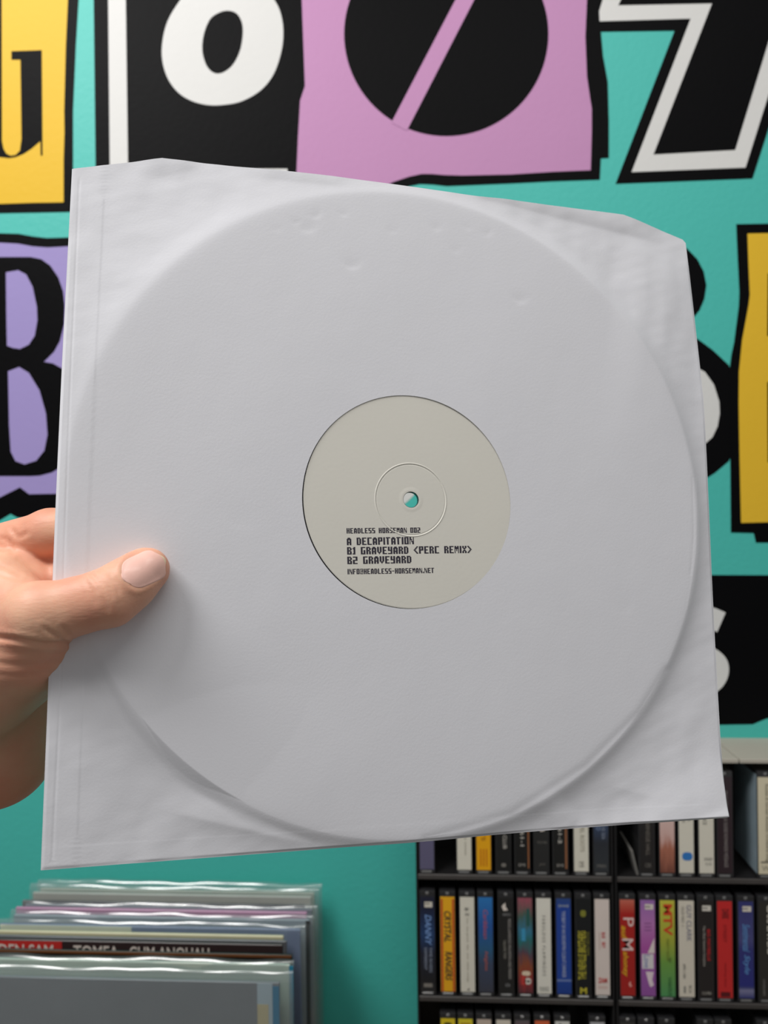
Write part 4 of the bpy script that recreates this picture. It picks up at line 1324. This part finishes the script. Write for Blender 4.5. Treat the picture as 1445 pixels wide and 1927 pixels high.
BINZ = min(tops) - 0.316
GRP = 'records standing in the bin'
for i, (y, ct, cr_, ft, fr_, col, lb) in enumerate(lps):
    top = tops[i]
    xr = on_y(cr_, ct + 40, y)[0]
    e = empty('record_in_cover', (xr - LPW / 2, y, top - 0.315))
    tag(e, lb, 'record', GRP)
    th = 0.0032
    cm = mat('cover_%d' % i, col, 0.5, 0.4, 0.10, 25, bump=0.1, bscale=120, coat=0.2)
    cv = link('cover', box_mesh('cover', -LPW / 2, LPW / 2, -th / 2, th / 2, 0, 0.315, 0.0006, 1), cm, e)

    def flat(name, x0, x1, z0, z1, c, lift=0.0004):
        m_ = mat('cp_%d_%d_%d' % c, c, 0.5, 0.4, 0.08, 60)
        link(name, box_mesh(name, x0, x1, -th / 2 - lift, -th / 2 + 0.0006, z0, z1), m_, cv)

    R_ = LPW / 2
    if i == 5:
        flat('spine_strip', R_ - 0.004, R_ + 0.0004, 0, 0.3145, (40, 38, 40))
    if i == 6:
        flat('cream_strip', -R_ + 0.001, -R_ + 0.14, 0.3095, 0.3146, (232, 228, 208))
        flat('blue_strip', -R_ + 0.001, -R_ + 0.11, 0.3045, 0.3075, (52, 66, 120))
        for k in range(9):
            flat('printed_mark', -R_ + 0.05 + k * 0.027, -R_ + 0.05 + k * 0.027 + 0.009, 0.3062, 0.3086, (226, 226, 226), 0.0006)
    if i == 9:
        xa = on_y(118, 1780, y)[0] - (xr - LPW / 2)
        flat('red_strip', -R_, xa, 0.2900, 0.3138, (196, 48, 44))
        for body, px0, px1 in (('DEN SAM', 0, 102), ('TOMEA', 140, 225), ('GUM ANOUAU', 245, 395)):
            p, f = text_pts(body, 0.015)
            mn, mx = p.min(0), p.max(0)
            q = (p - mn) / (mx - mn)
            xa_ = on_y(px0, 1785, y)[0] - (xr - LPW / 2)
            xb_ = on_y(px1, 1785, y)[0] - (xr - LPW / 2)
            v = [(xa_ + a * (xb_ - xa_), -th / 2 - 0.0007, 0.2985 + b_ * 0.0125) for a, b_ in q]
            link('lettering', mesh('lettering', v, f), mat('cream_letters', (226, 214, 204), 0.5, 0.4, 0.05, 60), cv)
    if i == 10:
        flat('worn_edge', -R_ + 0.001, R_ - 0.001, 0.3125, 0.3148, (112, 66, 36))
    if i == 11:
        flat('blue_edge', R_ - 0.0005, R_ + 0.0032, 0, 0.3140, (40, 128, 160))
        flat('pale_band', -R_ + 0.001, R_ - 0.01, 0.3060, 0.3085, (226, 230, 220))
    if i == 12:
        flat('teal_stripe', R_ - 0.0062, R_ - 0.0004, 0, 0.3120, (20, 120, 160))
        flat('pale_margin', R_ - 0.020, R_ - 0.0064, 0, 0.3142, (176, 190, 200))
        flat('cream_patch', R_ - 0.0200, R_ - 0.0100, 0.240, 0.2960, (200, 186, 150), 0.0006)
    if ft:
        fx = on_y(fr_, ft + 40, y)[0] - (xr - LPW / 2)
        fh = on_y(400, ft, y)[2] - (top - 0.315)
        link('film', film_mesh(-LPW / 2 - 0.004, fx, fh, th + 0.001, 20 + i), M_FILM, e, True)

# the bin that carries them
M_BIN = mat('plywood', (190, 150, 104), 0.55, 0.35, 0.12, 14, bump=0.15, bscale=90)
minb = min(t - 0.315 for t in tops) - 0.0004
bx = on_y(400, 1800, 0.8)[0]
bn = empty('record_bin', (bx, 0.79, 0))
tag(bn, 'open plywood record bin under the standing records', 'bin')
X0, X1 = -0.40, 0.21
for nm, a in (('base', (X0, X1, -0.12, 0.113, minb - 0.012, minb)), ('front_panel', (X0, X1, -0.132, -0.12, minb - 0.012, minb + 0.13)), ('side_panel', (X0 - 0.012, X0, -0.132, 0.113, minb - 0.012, minb + 0.13)), ('side_panel', (X1, X1 + 0.012, -0.132, 0.113, minb - 0.012, minb + 0.13))):
    link(nm, box_mesh(nm, *a, 0.001, 1), M_BIN, bn)
for sx in (X0 + 0.01, X1 - 0.04):
    for sy in (-0.12, 0.08):
        link('leg', box_mesh('leg', sx, sx + 0.03, sy, sy + 0.03, 0, minb - 0.012, 0.002, 1), M_BIN, bn)
